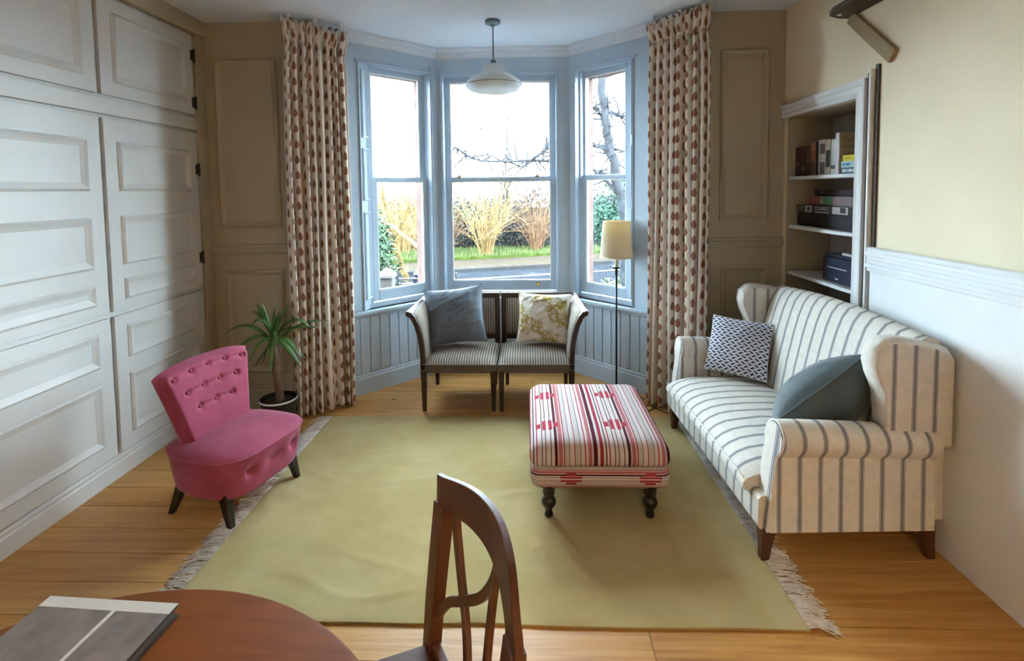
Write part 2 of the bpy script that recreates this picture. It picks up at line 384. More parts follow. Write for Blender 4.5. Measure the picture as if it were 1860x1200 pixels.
# ---- sash windows
GLZ=dict(L=((.283,.743),(.297,.748)),C=((.101,.989),(.108,.990)),R=((.096,.516),(.140,.545)))
for n,k in enumerate('LCR',1):
    r=sroot('window_%d'%n); (ua,ub),(la,lb)=GLZ[k]; a,b=UO[k]; Lw=BAYS[k][3]
    # box frame lining the opening
    mb=MB()
    fa,fb=la-.052,lb+.052
    baybox(mb,k,(min(a,fa-.01),.045,.66),(fa,.16,2.61)) ; baybox(mb,k,(fb,.045,.66),(max(b,fb+.01),.16,2.61)); baybox(mb,k,(a,.045,2.60),(b,.16,2.63)); baybox(mb,k,(a,.04,.655),(b,.16,.70))
    mb.build('box_frame',PAINT,r,bevel=.003)
    def sash(nm,u0,u1,z0,z1,v0,st,top,bot):
        mb=MB(); 
        baybox(mb,k,(u0-st,v0,z0-bot),(u0,v0+.035,z1+top)); baybox(mb,k,(u1,v0,z0-bot),(u1+st,v0+.035,z1+top))
        baybox(mb,k,(u0,v0,z1),(u1,v0+.035,z1+top)); baybox(mb,k,(u0,v0,z0-bot),(u1,v0+.035,z0))
        s=mb.build(nm,PAINT,r,bevel=.003)
        mb=MB(); baybox(mb,k,(u0-.004,v0+.015,z0-.004),(u1+.004,v0+.019,z1+.004)); mb.build('pane',GLASS,s)
        # pale glazing bead on the room side
        mb=MB(); w=.010
        for q in ((u0,z0,u0+w,z1),(u1-w,z0,u1,z1),(u0,z0,u1,z0+w),(u0,z1-w,u1,z1)): baybox(mb,k,(q[0],v0+.004,q[1]),(q[2],v0+.015,q[3]))
        mb.build('glazing_bead',CASING,s)
        return s
    sash('upper_sash',ua,ub,1.712,2.556,.088,.048,.045,.030)
    lo=sash('lower_sash',la,lb,.792,1.682,.050,.048,.032,.085)
    if k=='C':
        for uu in (.18,.87):
            mb=MB(); baybox(mb,k,(uu-.018,.045,1.714),(uu+.018,.085,1.726)); baybox(mb,k,(uu-.008,.05,1.726),(uu+.008,.08,1.738)); mb.build('sash_fastener',BRASS,lo)
        mb=MB(); baybox(mb,k,(.855,.044,.742),(.885,.05,.778)); 
        p=bayfr('C')(.87,.044,.75); mb.tube([p,p+V(0,-.018,0),p+V(0,-.022,.014)],.006,8); mb.build('sash_lift',BRASS,lo)
    # architrave beads on the room face
    mb=MB()
    for uu in ((a-.012,b+.012) if k=='C' else ((b+.012,) if k=='L' else (a-.012,))):
        baybox(mb,k,(uu-.012,-.012,.66),(uu+.012,.0,2.66))
        baybox(mb,k,(uu-.004,-.018,.66),(uu+.004,-.012,2.66))
    baybox(mb,k,(a-.02,-.012,2.60),(b+.02,0,2.625)); baybox(mb,k,(a-.02,-.018,2.607),(b+.02,-.012,2.615))
    mb.build('architrave',PAINT,r,bevel=.002,bseg=1)
    # shelf-like window board
    mb=MB(); baybox(mb,k,(0,-.045,.632),(Lw,.05,.660)); baybox(mb,k,(0,-.03,.612),(Lw,0,.632)); mb.build('window_board',PAINT,r,bevel=.006)
    # folding shutters in the splayed reveal
    fr=bayfr(k)
    if k in 'LR':
        if k=='L': A,B=(.128,-.004),(fa+.004,.085)
        else: A,B=(.654,-.004),(fb-.004,.085)
        du,dv=B[0]-A[0],B[1]-A[1]; LL=sqrt(du*du+dv*dv); du/=LL; dv/=LL
        nu,nv=(dv,-du) if k=='L' else (-dv,du)   # facing the opening/room
        if k=='L' and nu<0: nu,nv=-nu,-nv
        if k=='R' and nu>0: nu,nv=-nu,-nv
        sf=lambda a_,z_,h_: fr(A[0]+du*a_+nu*h_, A[1]+dv*a_+nv*h_, z_)
        mb=MB(); P=[]
        for z in (.66,2.61):
            P+= [sf(0,z,0),sf(LL,z,0),sf(LL,z,.012),sf(0,z,.012)]
        i=mb.add(P)
        for q in ((0,3,2,1),(4,5,6,7),(0,1,5,4),(1,2,6,5),(2,3,7,6),(3,0,4,7)): mb.face([i+j for j in q])
        sh=mb.build('shutter',PAINT,r)
        sf2=lambda a_,z_,h_: sf(a_,z_,h_+.012)
        moulding(sh,'shutter_panel',PAINT,[(.018,2.02,LL-.018,2.55),(.018,1.53,LL-.018,1.94),(.018,.74,LL-.018,1.44)],sf2,.022,.016)
# panelled return beside the right-hand window
moulding(WRR,'return_panel',PAINT,[(.08,2.02,.27,2.60),(.08,1.53,.27,1.94),(.08,.74,.27,1.44)],lambda a,z,h: V(1.12-.64*a-.768*h,3.68+.768*a-.64*h,z),.022,.014)
# ---- cornice round the bay and along the room
def cornice(name,pts,mat,sz=1.0):
    sec=[(0,-.085),(.008,-.085),(.014,-.075),(.020,-.055),(.024,-.040),(.024,-.034),(.034,-.030),(.046,-.022),(.05,-.010),(.05,0),(0,0)]
    sec=[(a*sz,b*sz) for a,b in sec]
    rings=[]
    P=[V(*p,0) for p in pts]
    for i,p in enumerate(P):
        dn=[]
        if i>0: d=(P[i]-P[i-1]).normalized(); dn.append(V(d.y,-d.x,0))
        if i<len(P)-1: d=(P[i+1]-P[i]).normalized(); dn.append(V(d.y,-d.x,0))
        nn=sum(dn,V(0,0,0)); nn.normalize(); nn=nn/max(.4,nn.dot(dn[0]))
        rings.append([p+nn*q+V(0,0,ZC+z) for q,z in sec])
    mb=MB(); mb.loft(rings); return struct(mb.build(name,mat))
cornice('trim_cornice_bay',[(-1.55,YB),(-1.40,3.87),(-.79,4.48),(.36,4.48),(.93,3.91),(1.12,YB)],plain('cornice_paint',(.62,.67,.73),.6,.02))
# ================================================================== FABRICS
def stripe_fabric(name,base,lines,period,bumpy=.25,sheen=0):
    """lines: list of (centre offset, half width, colour) in metres, repeated along UV.x"""
    t=NT(name); u,v=t.uv(); oc=t.coord()
    w=t.mt('ADD',u,t.mt('MULTIPLY',t.mt('SUBTRACT',t.noise(oc,9,2),.5),.004))
    p=t.mt('FRACT',t.mt('DIVIDE',w,period))
    x=t.mt('MULTIPLY',t.mt('SUBTRACT',p,.5),period)
    col=t.ramp(t.noise(oc,30,3),[(.3,sc3(base,.93)),(.7,sc3(base,1.05))])
    for (c,h,cc) in lines:
        d=t.mt('ABSOLUTE',t.mt('SUBTRACT',x,c))
        f=t.mt('SMOOTH_MIN',1.0,t.mt('MAXIMUM',0.0,t.mt('MULTIPLY',t.mt('SUBTRACT',h+.0008,d),900.)),.05)
        col=t.mix(f,col,cc)
    t.bump(t.noise(oc,420,2),bumpy,.003)
    return t.set(col,.9,spec=.15,sheen=sheen)
NAVY=(.045,.055,.085)
SOFA=stripe_fabric('sofa_stripe',(.66,.63,.57),[(-.0026,.0016,NAVY),(.0026,.0016,NAVY),(-.0085,.0011,(.13,.14,.19)),(.0085,.0011,(.13,.14,.19))],.086)
SETTEE=stripe_fabric('settee_stripe',(.37,.33,.275),[(0,.0042,(.12,.098,.084))],.0185)
PIPING=plain('cream_piping',(.74,.73,.68),.85,.05,10)

def teardrop_fabric():
    t=NT('teardrop_curtain'); u,v=t.uv(); oc=t.coord()
    cw,ch=.074,.108
    cu=t.mt('DIVIDE',u,cw); col_i=t.mt('FLOOR',cu); par=t.mt('MULTIPLY',t.mt('MODULO',t.mt('ABSOLUTE',col_i),2.),.5)
    x=t.mt('MULTIPLY',t.mt('SUBTRACT',t.mt('FRACT',cu),.5),cw)
    cv=t.mt('ADD',t.mt('DIVIDE',v,ch),par)
    y=t.mt('MULTIPLY',t.mt('SUBTRACT',t.mt('FRACT',cv),.5),ch)
    yn=t.mt('DIVIDE',y,.031)
    wid=t.mt('MULTIPLY',.0200,t.mt('SUBTRACT',1.0,t.mt('MULTIPLY',.40,t.mt('MAXIMUM',-.25,yn))))
    xn=t.mt('DIVIDE',x,wid)
    d=t.mt('ADD',t.mt('MULTIPLY',xn,xn),t.mt('MULTIPLY',yn,yn))
    jag=t.mt('MULTIPLY',t.mt('SUBTRACT',t.noise(oc,60,2),.5),.15)
    f=t.mt('LESS_THAN',t.mt('ADD',d,jag),1.0)
    vein=t.noise(oc,85,3)
    red=t.ramp(vein,[(.3,(.28,.115,.075)),(.5,(.36,.165,.115)),(.7,(.45,.25,.19))])
    cream=t.ramp(t.noise(oc,20,3),[(.3,(.84,.77,.68)),(.7,(.89,.84,.77))])
    t.bump(t.noise(oc,350,2),.2,.003)
    t.set(t.mix(f,cream,red),.9,spec=.1)
    # slightly translucent cotton
    tl=t.node('ShaderNodeBsdfTranslucent'); t.put(tl.inputs[0],t.mix(f,(.6,.5,.4),(.25,.1,.06)))
    mx=t.node('ShaderNodeMixShader'); mx.inputs[0].default_value=.15
    t.t.links.new(t.b.outputs[0],mx.inputs[1]); t.t.links.new(tl.outputs[0],mx.inputs[2]); t.t.links.new(mx.outputs[0],t.out.inputs[0])
    return t.m
CURT=teardrop_fabric()
DWOOD=wood('dark_mahogany',(.050,.027,.018),(.022,.012,.009),.45,3,(6,6,1),coat=.05,spec=.3)
MWOOD=wood('chair_mahogany',(.115,.040,.016),(.050,.017,.008),.42,3,(4,4,2),coat=.08,spec=.3)
LEGW=plain('black_leg',(.016,.011,.009),.35,.2,8)

# ================================================================== CURTAINS
def curtain(name,label,P0,P1,zt0,zt1,seed,npl,flare):
    rnd=random.Random(seed)
    r=thing(name,label,'curtain',((P0[0]+P1[0])/2,(P0[1]+P1[1])/2,0))
    O=V((P0[0]+P1[0])/2,(P0[1]+P1[1])/2,0)
    a=V(*P0,0)-O; b=V(*P1,0)-O; d=(b-a); L=d.length; d.normalize(); nn=V(d.y,-d.x,0)
    NU=26*npl//2; NV=72
    ph=[rnd.uniform(-.25,.25) for _ in range(npl+2)]; am=[rnd.uniform(.75,1.25) for _ in range(npl+2)]
    def disp(s,zf):
        k=s*npl; i=int(k); f=k-i
        p0=ph[i]*(1-f)+ph[i+1]*f; a0=am[i]*(1-f)+am[i+1]*f
        w=sin(2*pi*(k+p0*(.4+zf)))
        w=math.copysign(abs(w)**.75,w)
        base=.030+.017*zf
        w2=.008*sin(2*pi*(k*.5+p0*3)+zf*2.5)
        return w*base*a0+w2
    # arc length for the print
    us=[0]; prev=None
    for i in range(NU+1):
        s=i/NU; p=V(s*L,disp(s,.5),0)
        if prev is not None: us.append(us[-1]+(p-prev).length)
        prev=p
    def pt(i,j):
        s=i/NU; t=j/NV                      # t 0 top .. 1 bottom
        zt=zt0+(zt1-zt0)*s
        HB=.055                            # heading share
        z=zt-(zt-.012)*t
        zf=t
        amp=1.0
        x=s
        if t<HB:                           # gathered heading: dense small puckers, flaring
            q=t/HB
            amp=.35+.65*q
            off=disp(s,zf)*amp+.014*(1-q)*sin(s*npl*2*pi*2.7+1+q*3)+.024*math.exp(-((q-.3)/.35)**2)
            z+=.014*(1-q)*sin(s*npl*2*pi*1.3)
        else:
            off=disp(s,zf)
            off+=.020*math.exp(-((t-HB)/.03)**2)*.3
        pinch=1-.05*math.exp(-((t-HB-.01)/.03)**2)+.09*max(0,1-t/HB)
        wide=1+flare*t
        xx=(s-.5)*L*pinch*wide
        xx+=.012*sin(t*5+s*9+seed)*t
        if t>.985: z+=.004*sin(s*40)
        return (a+b)/2+d*xx+nn*off+V(0,0,z)
    mb=MB()
    base=mb.add([pt(i,j) for j in range(NV+1) for i in range(NU+1)])
    nh=4
    def fill(m,j0,j1):
        for j in range(j0,j1):
            for i in range(NU):
                q=[base+j*(NU+1)+i,base+j*(NU+1)+i+1,base+(j+1)*(NU+1)+i+1,base+(j+1)*(NU+1)+i]
                zz=[2.8*(1-jj/NV) for jj in (j,j,j+1,j+1)]; ii=(i,i+1,i+1,i)
                m.face(q,[(us[k],z) for k,z in zip(ii,zz)])
    fill(mb,nh,NV); mb.build('drape',CURT,r,smooth=True,solid=.004)
    mh=MB(); mh.v=list(mb.v); fill(mh,0,nh); mh.build('heading',CURT,r,smooth=True,solid=.006)
    mt=MB(); e0=a-d*.02; e1=b+d*.02
    mt.tube([e0+V(0,0,zt0-.02),e1+V(0,0,zt1-.02)],.010,8)
    for q in (.1,.5,.9):
        c=a.lerp(b,q); mt.box((c.x-.012,c.y-.012,zt0-.03),(c.x+.012,c.y+.012,ZC-.001))
    mt.build('track',CASING,r)
    return r
curtain('curtain','cream curtain printed with rust teardrops, left of the bay beside the potted plant',(-1.655,3.50),(-1.315,3.77),2.79,2.745,3,8,.06)
curtain('curtain','cream curtain printed with rust teardrops, right of the bay behind the striped sofa',(.885,3.78),(1.205,3.47),2.78,2.80,11,8,.02)

# ================================================================== RUG
def rug():
    x0,x1,y0,y1=-1.41,1.0,1.785,3.515
    r=thing('rug','large flat-woven mustard green rug with pale fringed ends under the ottoman','rug',((x0+x1)/2,(y0+y1)/2,0))
    O=V((x0+x1)/2,(y0+y1)/2,0)
    t=NT('mustard_wool'); c=t.coord(); f=t.noise(c,2.2,4,.6); g=t.noise(t.map(c,(180,420,1)),1.0,2)
    col=t.ramp(f,[(.3,(.36,.275,.120)),(.7,(.47,.385,.205))]); col=t.mix(t.mt('MULTIPLY',g,.35),col,(.25,.185,.06))
    t.bump(g,.35,.003); WOOL=t.set(col,.95,spec=.08)
    def wr(x,y):
        p=V(x*2.4,y*5.0,0); h=noise.noise(p)*.5+noise.noise(V(x*5+7,y*10,3))*.5
        mask=max(0,min(1,.75-.25*x-.3*(y-2.4)))
        rid=max(0,1-abs(noise.noise(V(x*2.3+3,y*4.6,9)))*6)
        return .011+(h*.003+rid*.0034*mask)*(.3+mask)
    def fn(u,v):
        x=x0+(x1-x0)*u; y=y0+(y1-y0)*v
        e=min(u,1-u,v,1-v)
        wob=.006*noise.noise(V(x*3,y*3,5))
        return V(x,y+wob*(1 if v in(0,1) else 0)+ (.010*noise.noise(V(x*2.2,0,1)) if v==0 else 0),wr(x,y) if e>0.004 else .009)-O
    mb=MB(); NU,NV=150,110
    mb.grid(fn,NU,NV)
    # edge skirt to the boards
    ring=[(i/NU,0) for i in range(NU)]+[(1,j/NV) for j in range(NV)]+[(1-i/NU,1) for i in range(NU)]+[(0,1-j/NV) for j in range(NV)]
    top=[fn(*q) for q in ring]; bot=[V(p.x,p.y,.001) for p in top]
    mb.loft([bot,top],True,False)
    mb.build('weave',WOOL,r,smooth=True)
    FR=plain('fringe_cotton',(.66,.62,.57),.95,.25,40)
    for sx,xe in ((-1,x0),(1,x1)):
        mb=MB(); rnd=random.Random(5+sx)
        yy=y0+.005
        while yy<y1:
            L=rnd.uniform(.075,.115); lean=rnd.uniform(-.045,.03)
            for k in range(4):
                y=yy+rnd.uniform(-.004,.004); l=L*rnd.uniform(.8,1.1); bend=lean+rnd.uniform(-.02,.02)
                pts=[V(xe-sx*.004,y,.010),V(xe+sx*l*.35,y+bend*.25,.010+rnd.uniform(0,.006)),V(xe+sx*l*.7,y+bend*.6+rnd.uniform(-.006,.006),.006+rnd.uniform(0,.008)),V(xe+sx*l,y+bend+rnd.uniform(-.01,.01),.004)]
                mb.tube([p-O for p in pts],[.0022,.0024,.0022,.0016],4,False)
            yy+=.0085
        o=mb.build('fringe',FR,r,smooth=True); o['kind']='stuff'; o['label']='pale knotted cotton fringe'
rug()

# ================================================================== SETTEE: two one-armed chairs side by side
def ribbon(mb,pts,wv,tv):
    """rectangular section swept along pts; wv width vector (full), tv(i) thickness vector"""
    rings=[]
    for i,p in enumerate(pts):
        a=Vector(pts[max(i-1,0)]); b=Vector(pts[min(i+1,len(pts)-1)]); d=(b-a).normalized()
        t=d.cross(wv).normalized()*tv
        w=wv
        rings.append([Vector(p)-w/2-t/2,Vector(p)+w/2-t/2,Vector(p)+w/2+t/2,Vector(p)-w/2+t/2])
    return mb.loft(rings)
def settee_chair(label,X0,sx):
    r=thing('armchair',label,'armchair',(X0,3.60,0),group='matching one-armed chairs in the bay')
    def T(x,y,z): return V(sx*x,y,z)
    def bx(mb,a,b):
        mb.box((min(sx*a[0],sx*b[0]),a[1],a[2]),(max(sx*a[0],sx*b[0]),b[1],b[2]))
    for (x,y,dx,dy) in ((.025,.025,0,0),(.53,.025,0,0),(.045,.525,0,.01),(.525,.525,.0,.01)):
        mb=MB()
        mb.loft([[T(x+dx+q*w,y+dy+p*w,z) for q,p in ((-1,-1),(1,-1),(1,1),(-1,1))] for z,w in ((0,.013),(.02,.014),(.30,.022))])
        mb.build('leg',DWOOD,r,bevel=.003)
    mb=MB(); bx(mb,(.002,.004,.285),(.552,.545,.352))
    mb.build('seat_rail',plain('settee_rail_cloth',(.10,.078,.062),.8,.15,30,.2,300),r,bevel=.008)
    # domed striped seat
    mb=MB()
    def sf(u,v):
        x=.004+.546*u; y=.0+.53*v
        e=min(1,min(u,1-u)*9)*min(1,min(v,1-v)*9)
        e=sin(e*pi/2)
        return T(x,y,.350+.030*e+.032*sin(pi*min(1,max(0,u)))*sin(pi*v)*e)
    mb.grid(sf,26,24,lambda u,v:(u*.546,v*.53),flip=(sx<0)); mb.build('seat',SETTEE,r,smooth=True)
    # back
    mb=MB(); bx(mb,(.002,.520,.725),(.585,.552,.768)); bx(mb,(.002,.522,.30),(.045,.550,.725)); bx(mb,(.535,.522,.30),(.575,.550,.725)); bx(mb,(.045,.524,.385),(.535,.548,.43))
    mb.build('back_frame',DWOOD,r,bevel=.005)
    mb=MB()
    mb.grid(lambda u,v:T(.047+.486*u,.523-.016*min(1,min(u,1-u)*12)*min(1,min(v,1-v)*10)-.006*sin(pi*v),.43+.295*v),20,14,lambda u,v:(u*.486,v),flip=(sx<0))
    mb.build('back_panel',SETTEE,r,smooth=True,solid=.004)
    # flared arm
    front=[(.533,.31),(.535,.40),(.541,.48),(.553,.56),(.574,.635),(.600,.69),(.628,.722)]
    rear =[(.545,.31),(.548,.40),(.553,.48),(.560,.56),(.568,.64),(.576,.70),(.584,.745)]
    mb=MB(); ribbon(mb,[T(x,.022,z) for x,z in front],V(0,.036,0),.034)
    # scroll end
    c=T(.632,.022,.716); 
    mb.tube([c+V(0,-.019,0),c+V(0,.019,0)],.018,16)
    mb.build('arm_post',DWOOD,r,bevel=.003)
    mb=MB(); ribbon(mb,[T(x,.535,z) for x,z in rear],V(0,.034,0),.032); mb.build('arm_post',DWOOD,r,bevel=.003)
    mb=MB()
    rail=[[T(*p) for p in ((x-.020,y,z-.012),(x+.006,y,z+.012),(x+.024,y,z+.004),(x+.022,y,z-.014),(x+.0,y,z-.026))] for x,y,z in ((.628,.004,.728),(.612,.18,.736),(.598,.36,.745),(.588,.552,.752))]
    mb.loft(rail); mb.build('arm_rail',DWOOD,r,bevel=.003)
    mb=MB()
    def af(u,v):
        k=v*(len(front)-1); i=min(int(k),len(front)-2); f=k-i
        fx=front[i][0]*(1-f)+front[i+1][0]*f; fz=front[i][1]*(1-f)+front[i+1][1]*f
        rx=rear[i][0]*(1-f)+rear[i+1][0]*f; rz=rear[i][1]*(1-f)+rear[i+1][1]*f
        pad=.018*min(1,min(u,1-u)*8)*min(1,min(v,1-v)*8)
        return T(fx*(1-u)+rx*u-.008-pad,.036+.485*u,fz*(1-u)+rz*u)
    mb.grid(af,18,16,lambda u,v:(u*.5,v),flip=(sx>0)); mb.build('arm_pad',SETTEE,r,smooth=True,solid=.012)
    return r
settee_chair('dark wood one-armed chair with striped seat holding the plain slate blue cushion',-.240,-1)
settee_chair('dark wood one-armed chair with striped seat holding the floral cushion',-.232,1)

# ================================================================== CUSHIONS
def pillow(name,label,c,xa,ya,w,h,t,mat,group=None,seed=1,wr=.012,ears=.05,uvs=1.0,n=44):
    xa=Vector(xa).normalized(); ya=Vector(ya); ya=(ya-xa*ya.dot(xa)).normalized(); za=xa.cross(ya)
    M=Matrix((( xa.x,ya.x,za.x),(xa.y,ya.y,za.y),(xa.z,ya.z,za.z)))
    r=thing(name,label,'cushion',c,group=group)
    def fn(sgn):
        def f(u,v):
            a=2*u-1; b=2*v-1
            # edges draw in between the corners
            X=w/2*a*(1-ears*(1-b*b)*abs(a)**2); Y=h/2*b*(1-ears*(1-a*a)*abs(b)**2)
            prof=((1-a*a)*(1-b*b))
            Z=t/2*(prof**.5)
            edge=prof**.25
            q=noise.noise(V(a*2.6+seed*3,b*2.6,sgn*2+seed))*.6+max(0,.10-abs(noise.noise(V(a*.9+b*.7+seed,(b*2.6-a*1.5)*1.3,sgn*5+seed))))*7.0
            Z+=wr*q*edge*min(1,prof*5)
            return M@V(X,Y,sgn*Z)
        return f
    mb=MB(); mb.grid(fn(1),n,n,lambda u,v:(u*w*uvs,v*h*uvs)); mb.grid(fn(-1),n,n,lambda u,v:(u*w*uvs,v*h*uvs),flip=True)
    mb.build('cover',mat,r,smooth=True)
    # seam cord round the edge
    pts=[]
    f1=fn(1)
    for k in range(48): 
        q=k/12; i=int(q); f=q-i
        u,v=[(f,0),(1,f),(1-f,1),(0,1-f)][i]
        pts.append(f1(u,v))
    mb=MB(); mb.tube(pts+[pts[0]],.0028,5,False); mb.build('seam',mat,r,smooth=True)
    return r
VELVET=plain('slate_velvet',(.115,.145,.185),.75,.18,5,.15,200,sheen=.6)
TEAL=plain('teal_velvet',(.060,.085,.095),.7,.18,5,.15,200,sheen=.5)
def herring():
    t=NT('blue_white_weave'); u,v=t.uv(); oc=t.coord()
    p=.0185
    a=t.mt('DIVIDE',u,p); b=t.mt('DIVIDE',v,p)
    row=t.mt('FLOOR',b); 
    a2=t.mt('ADD',a,t.mt('MULTIPLY',t.mt('MODULO',row,2.),.5))
    fa=t.mt('FRACT',a2); fb=t.mt('FRACT',b)
    sgn=t.mt('SUBTRACT',t.mt('MULTIPLY',t.mt('MODULO',t.mt('FLOOR',t.mt('MULTIPLY',a2,1.0)),2.),2.),1.)
    d1=t.mt('ABSOLUTE',t.mt('SUBTRACT',fb,t.mt('ADD',.5,t.mt('MULTIPLY',sgn,t.mt('MULTIPLY',t.mt('SUBTRACT',fa,.5),.9)))))
    l1=t.mt('LESS_THAN',d1,.27)
    d2=t.mt('ABSOLUTE',t.mt('SUBTRACT',fa,.02)); l2=t.mt('LESS_THAN',d2,.10)
    f=t.mt('MAXIMUM',l1,t.mt('MULTIPLY',l2,t.mt('LESS_THAN',fb,.7)))
    t.bump(t.noise(oc,300,2),.2,.003)
    return t.set(t.mix(f,(.035,.05,.13),(.74,.76,.80)),.9,spec=.1)
def floral():
    t=NT('floral_print'); u,v=t.uv(); oc=t.coord()
    cmb=t.node('ShaderNodeCombineXYZ'); t.put(cmb.inputs[0],u); t.put(cmb.inputs[1],v)
    vo=t.node('ShaderNodeTexVoronoi'); t.t.links.new(cmb.outputs[0],vo.inputs['Vector']); vo.inputs['Scale'].default_value=30; vo.feature='DISTANCE_TO_EDGE'
    vo2=t.node('ShaderNodeTexVoronoi'); t.t.links.new(cmb.outputs[0],vo2.inputs['Vector']); vo2.inputs['Scale'].default_value=30
    big=t.noise(cmb.outputs[0],6.5,2)
    msk=t.ramp(big,[(.42,(0,0,0)),(.52,(1,1,1))])
    edge=t.ramp(vo.outputs[0],[(.02,(1,1,1)),(.09,(1,1,1)),(.13,(0,0,0))])
    rings=t.mt('LESS_THAN',t.mt('FRACT',t.mt('MULTIPLY',vo2.outputs['Distance'],5.)),.35)
    base=t.ramp(t.noise(oc,12,2),[(.3,(.62,.60,.54)),(.7,(.74,.73,.68))])
    petal=t.mix(rings,(.60,.56,.49),(.44,.36,.27))
    col=t.mix(t.mt('MULTIPLY',msk,.8),base,petal)
    col=t.mix(t.mt('MULTIPLY',edge,msk),col,(.36,.27,.06))
    t.bump(t.noise(oc,300,2),.15,.003)
    return t.set(col,.9,spec=.1)
pillow('cushion','plain slate blue velvet cushion propped on the left armchair of the bay',(-.580,3.925,.630),(1,.05,.10),(-.20,.36,.92),.47,.45,.17,VELVET,seed=3,wr=.016,ears=.09)
pillow('cushion','cream cushion with ochre floral print on the right armchair of the bay',(.115,3.945,.603),(1,-.06,-.03),(.15,.36,.93),.42,.39,.15,floral(),seed=5,wr=.016,ears=.08)
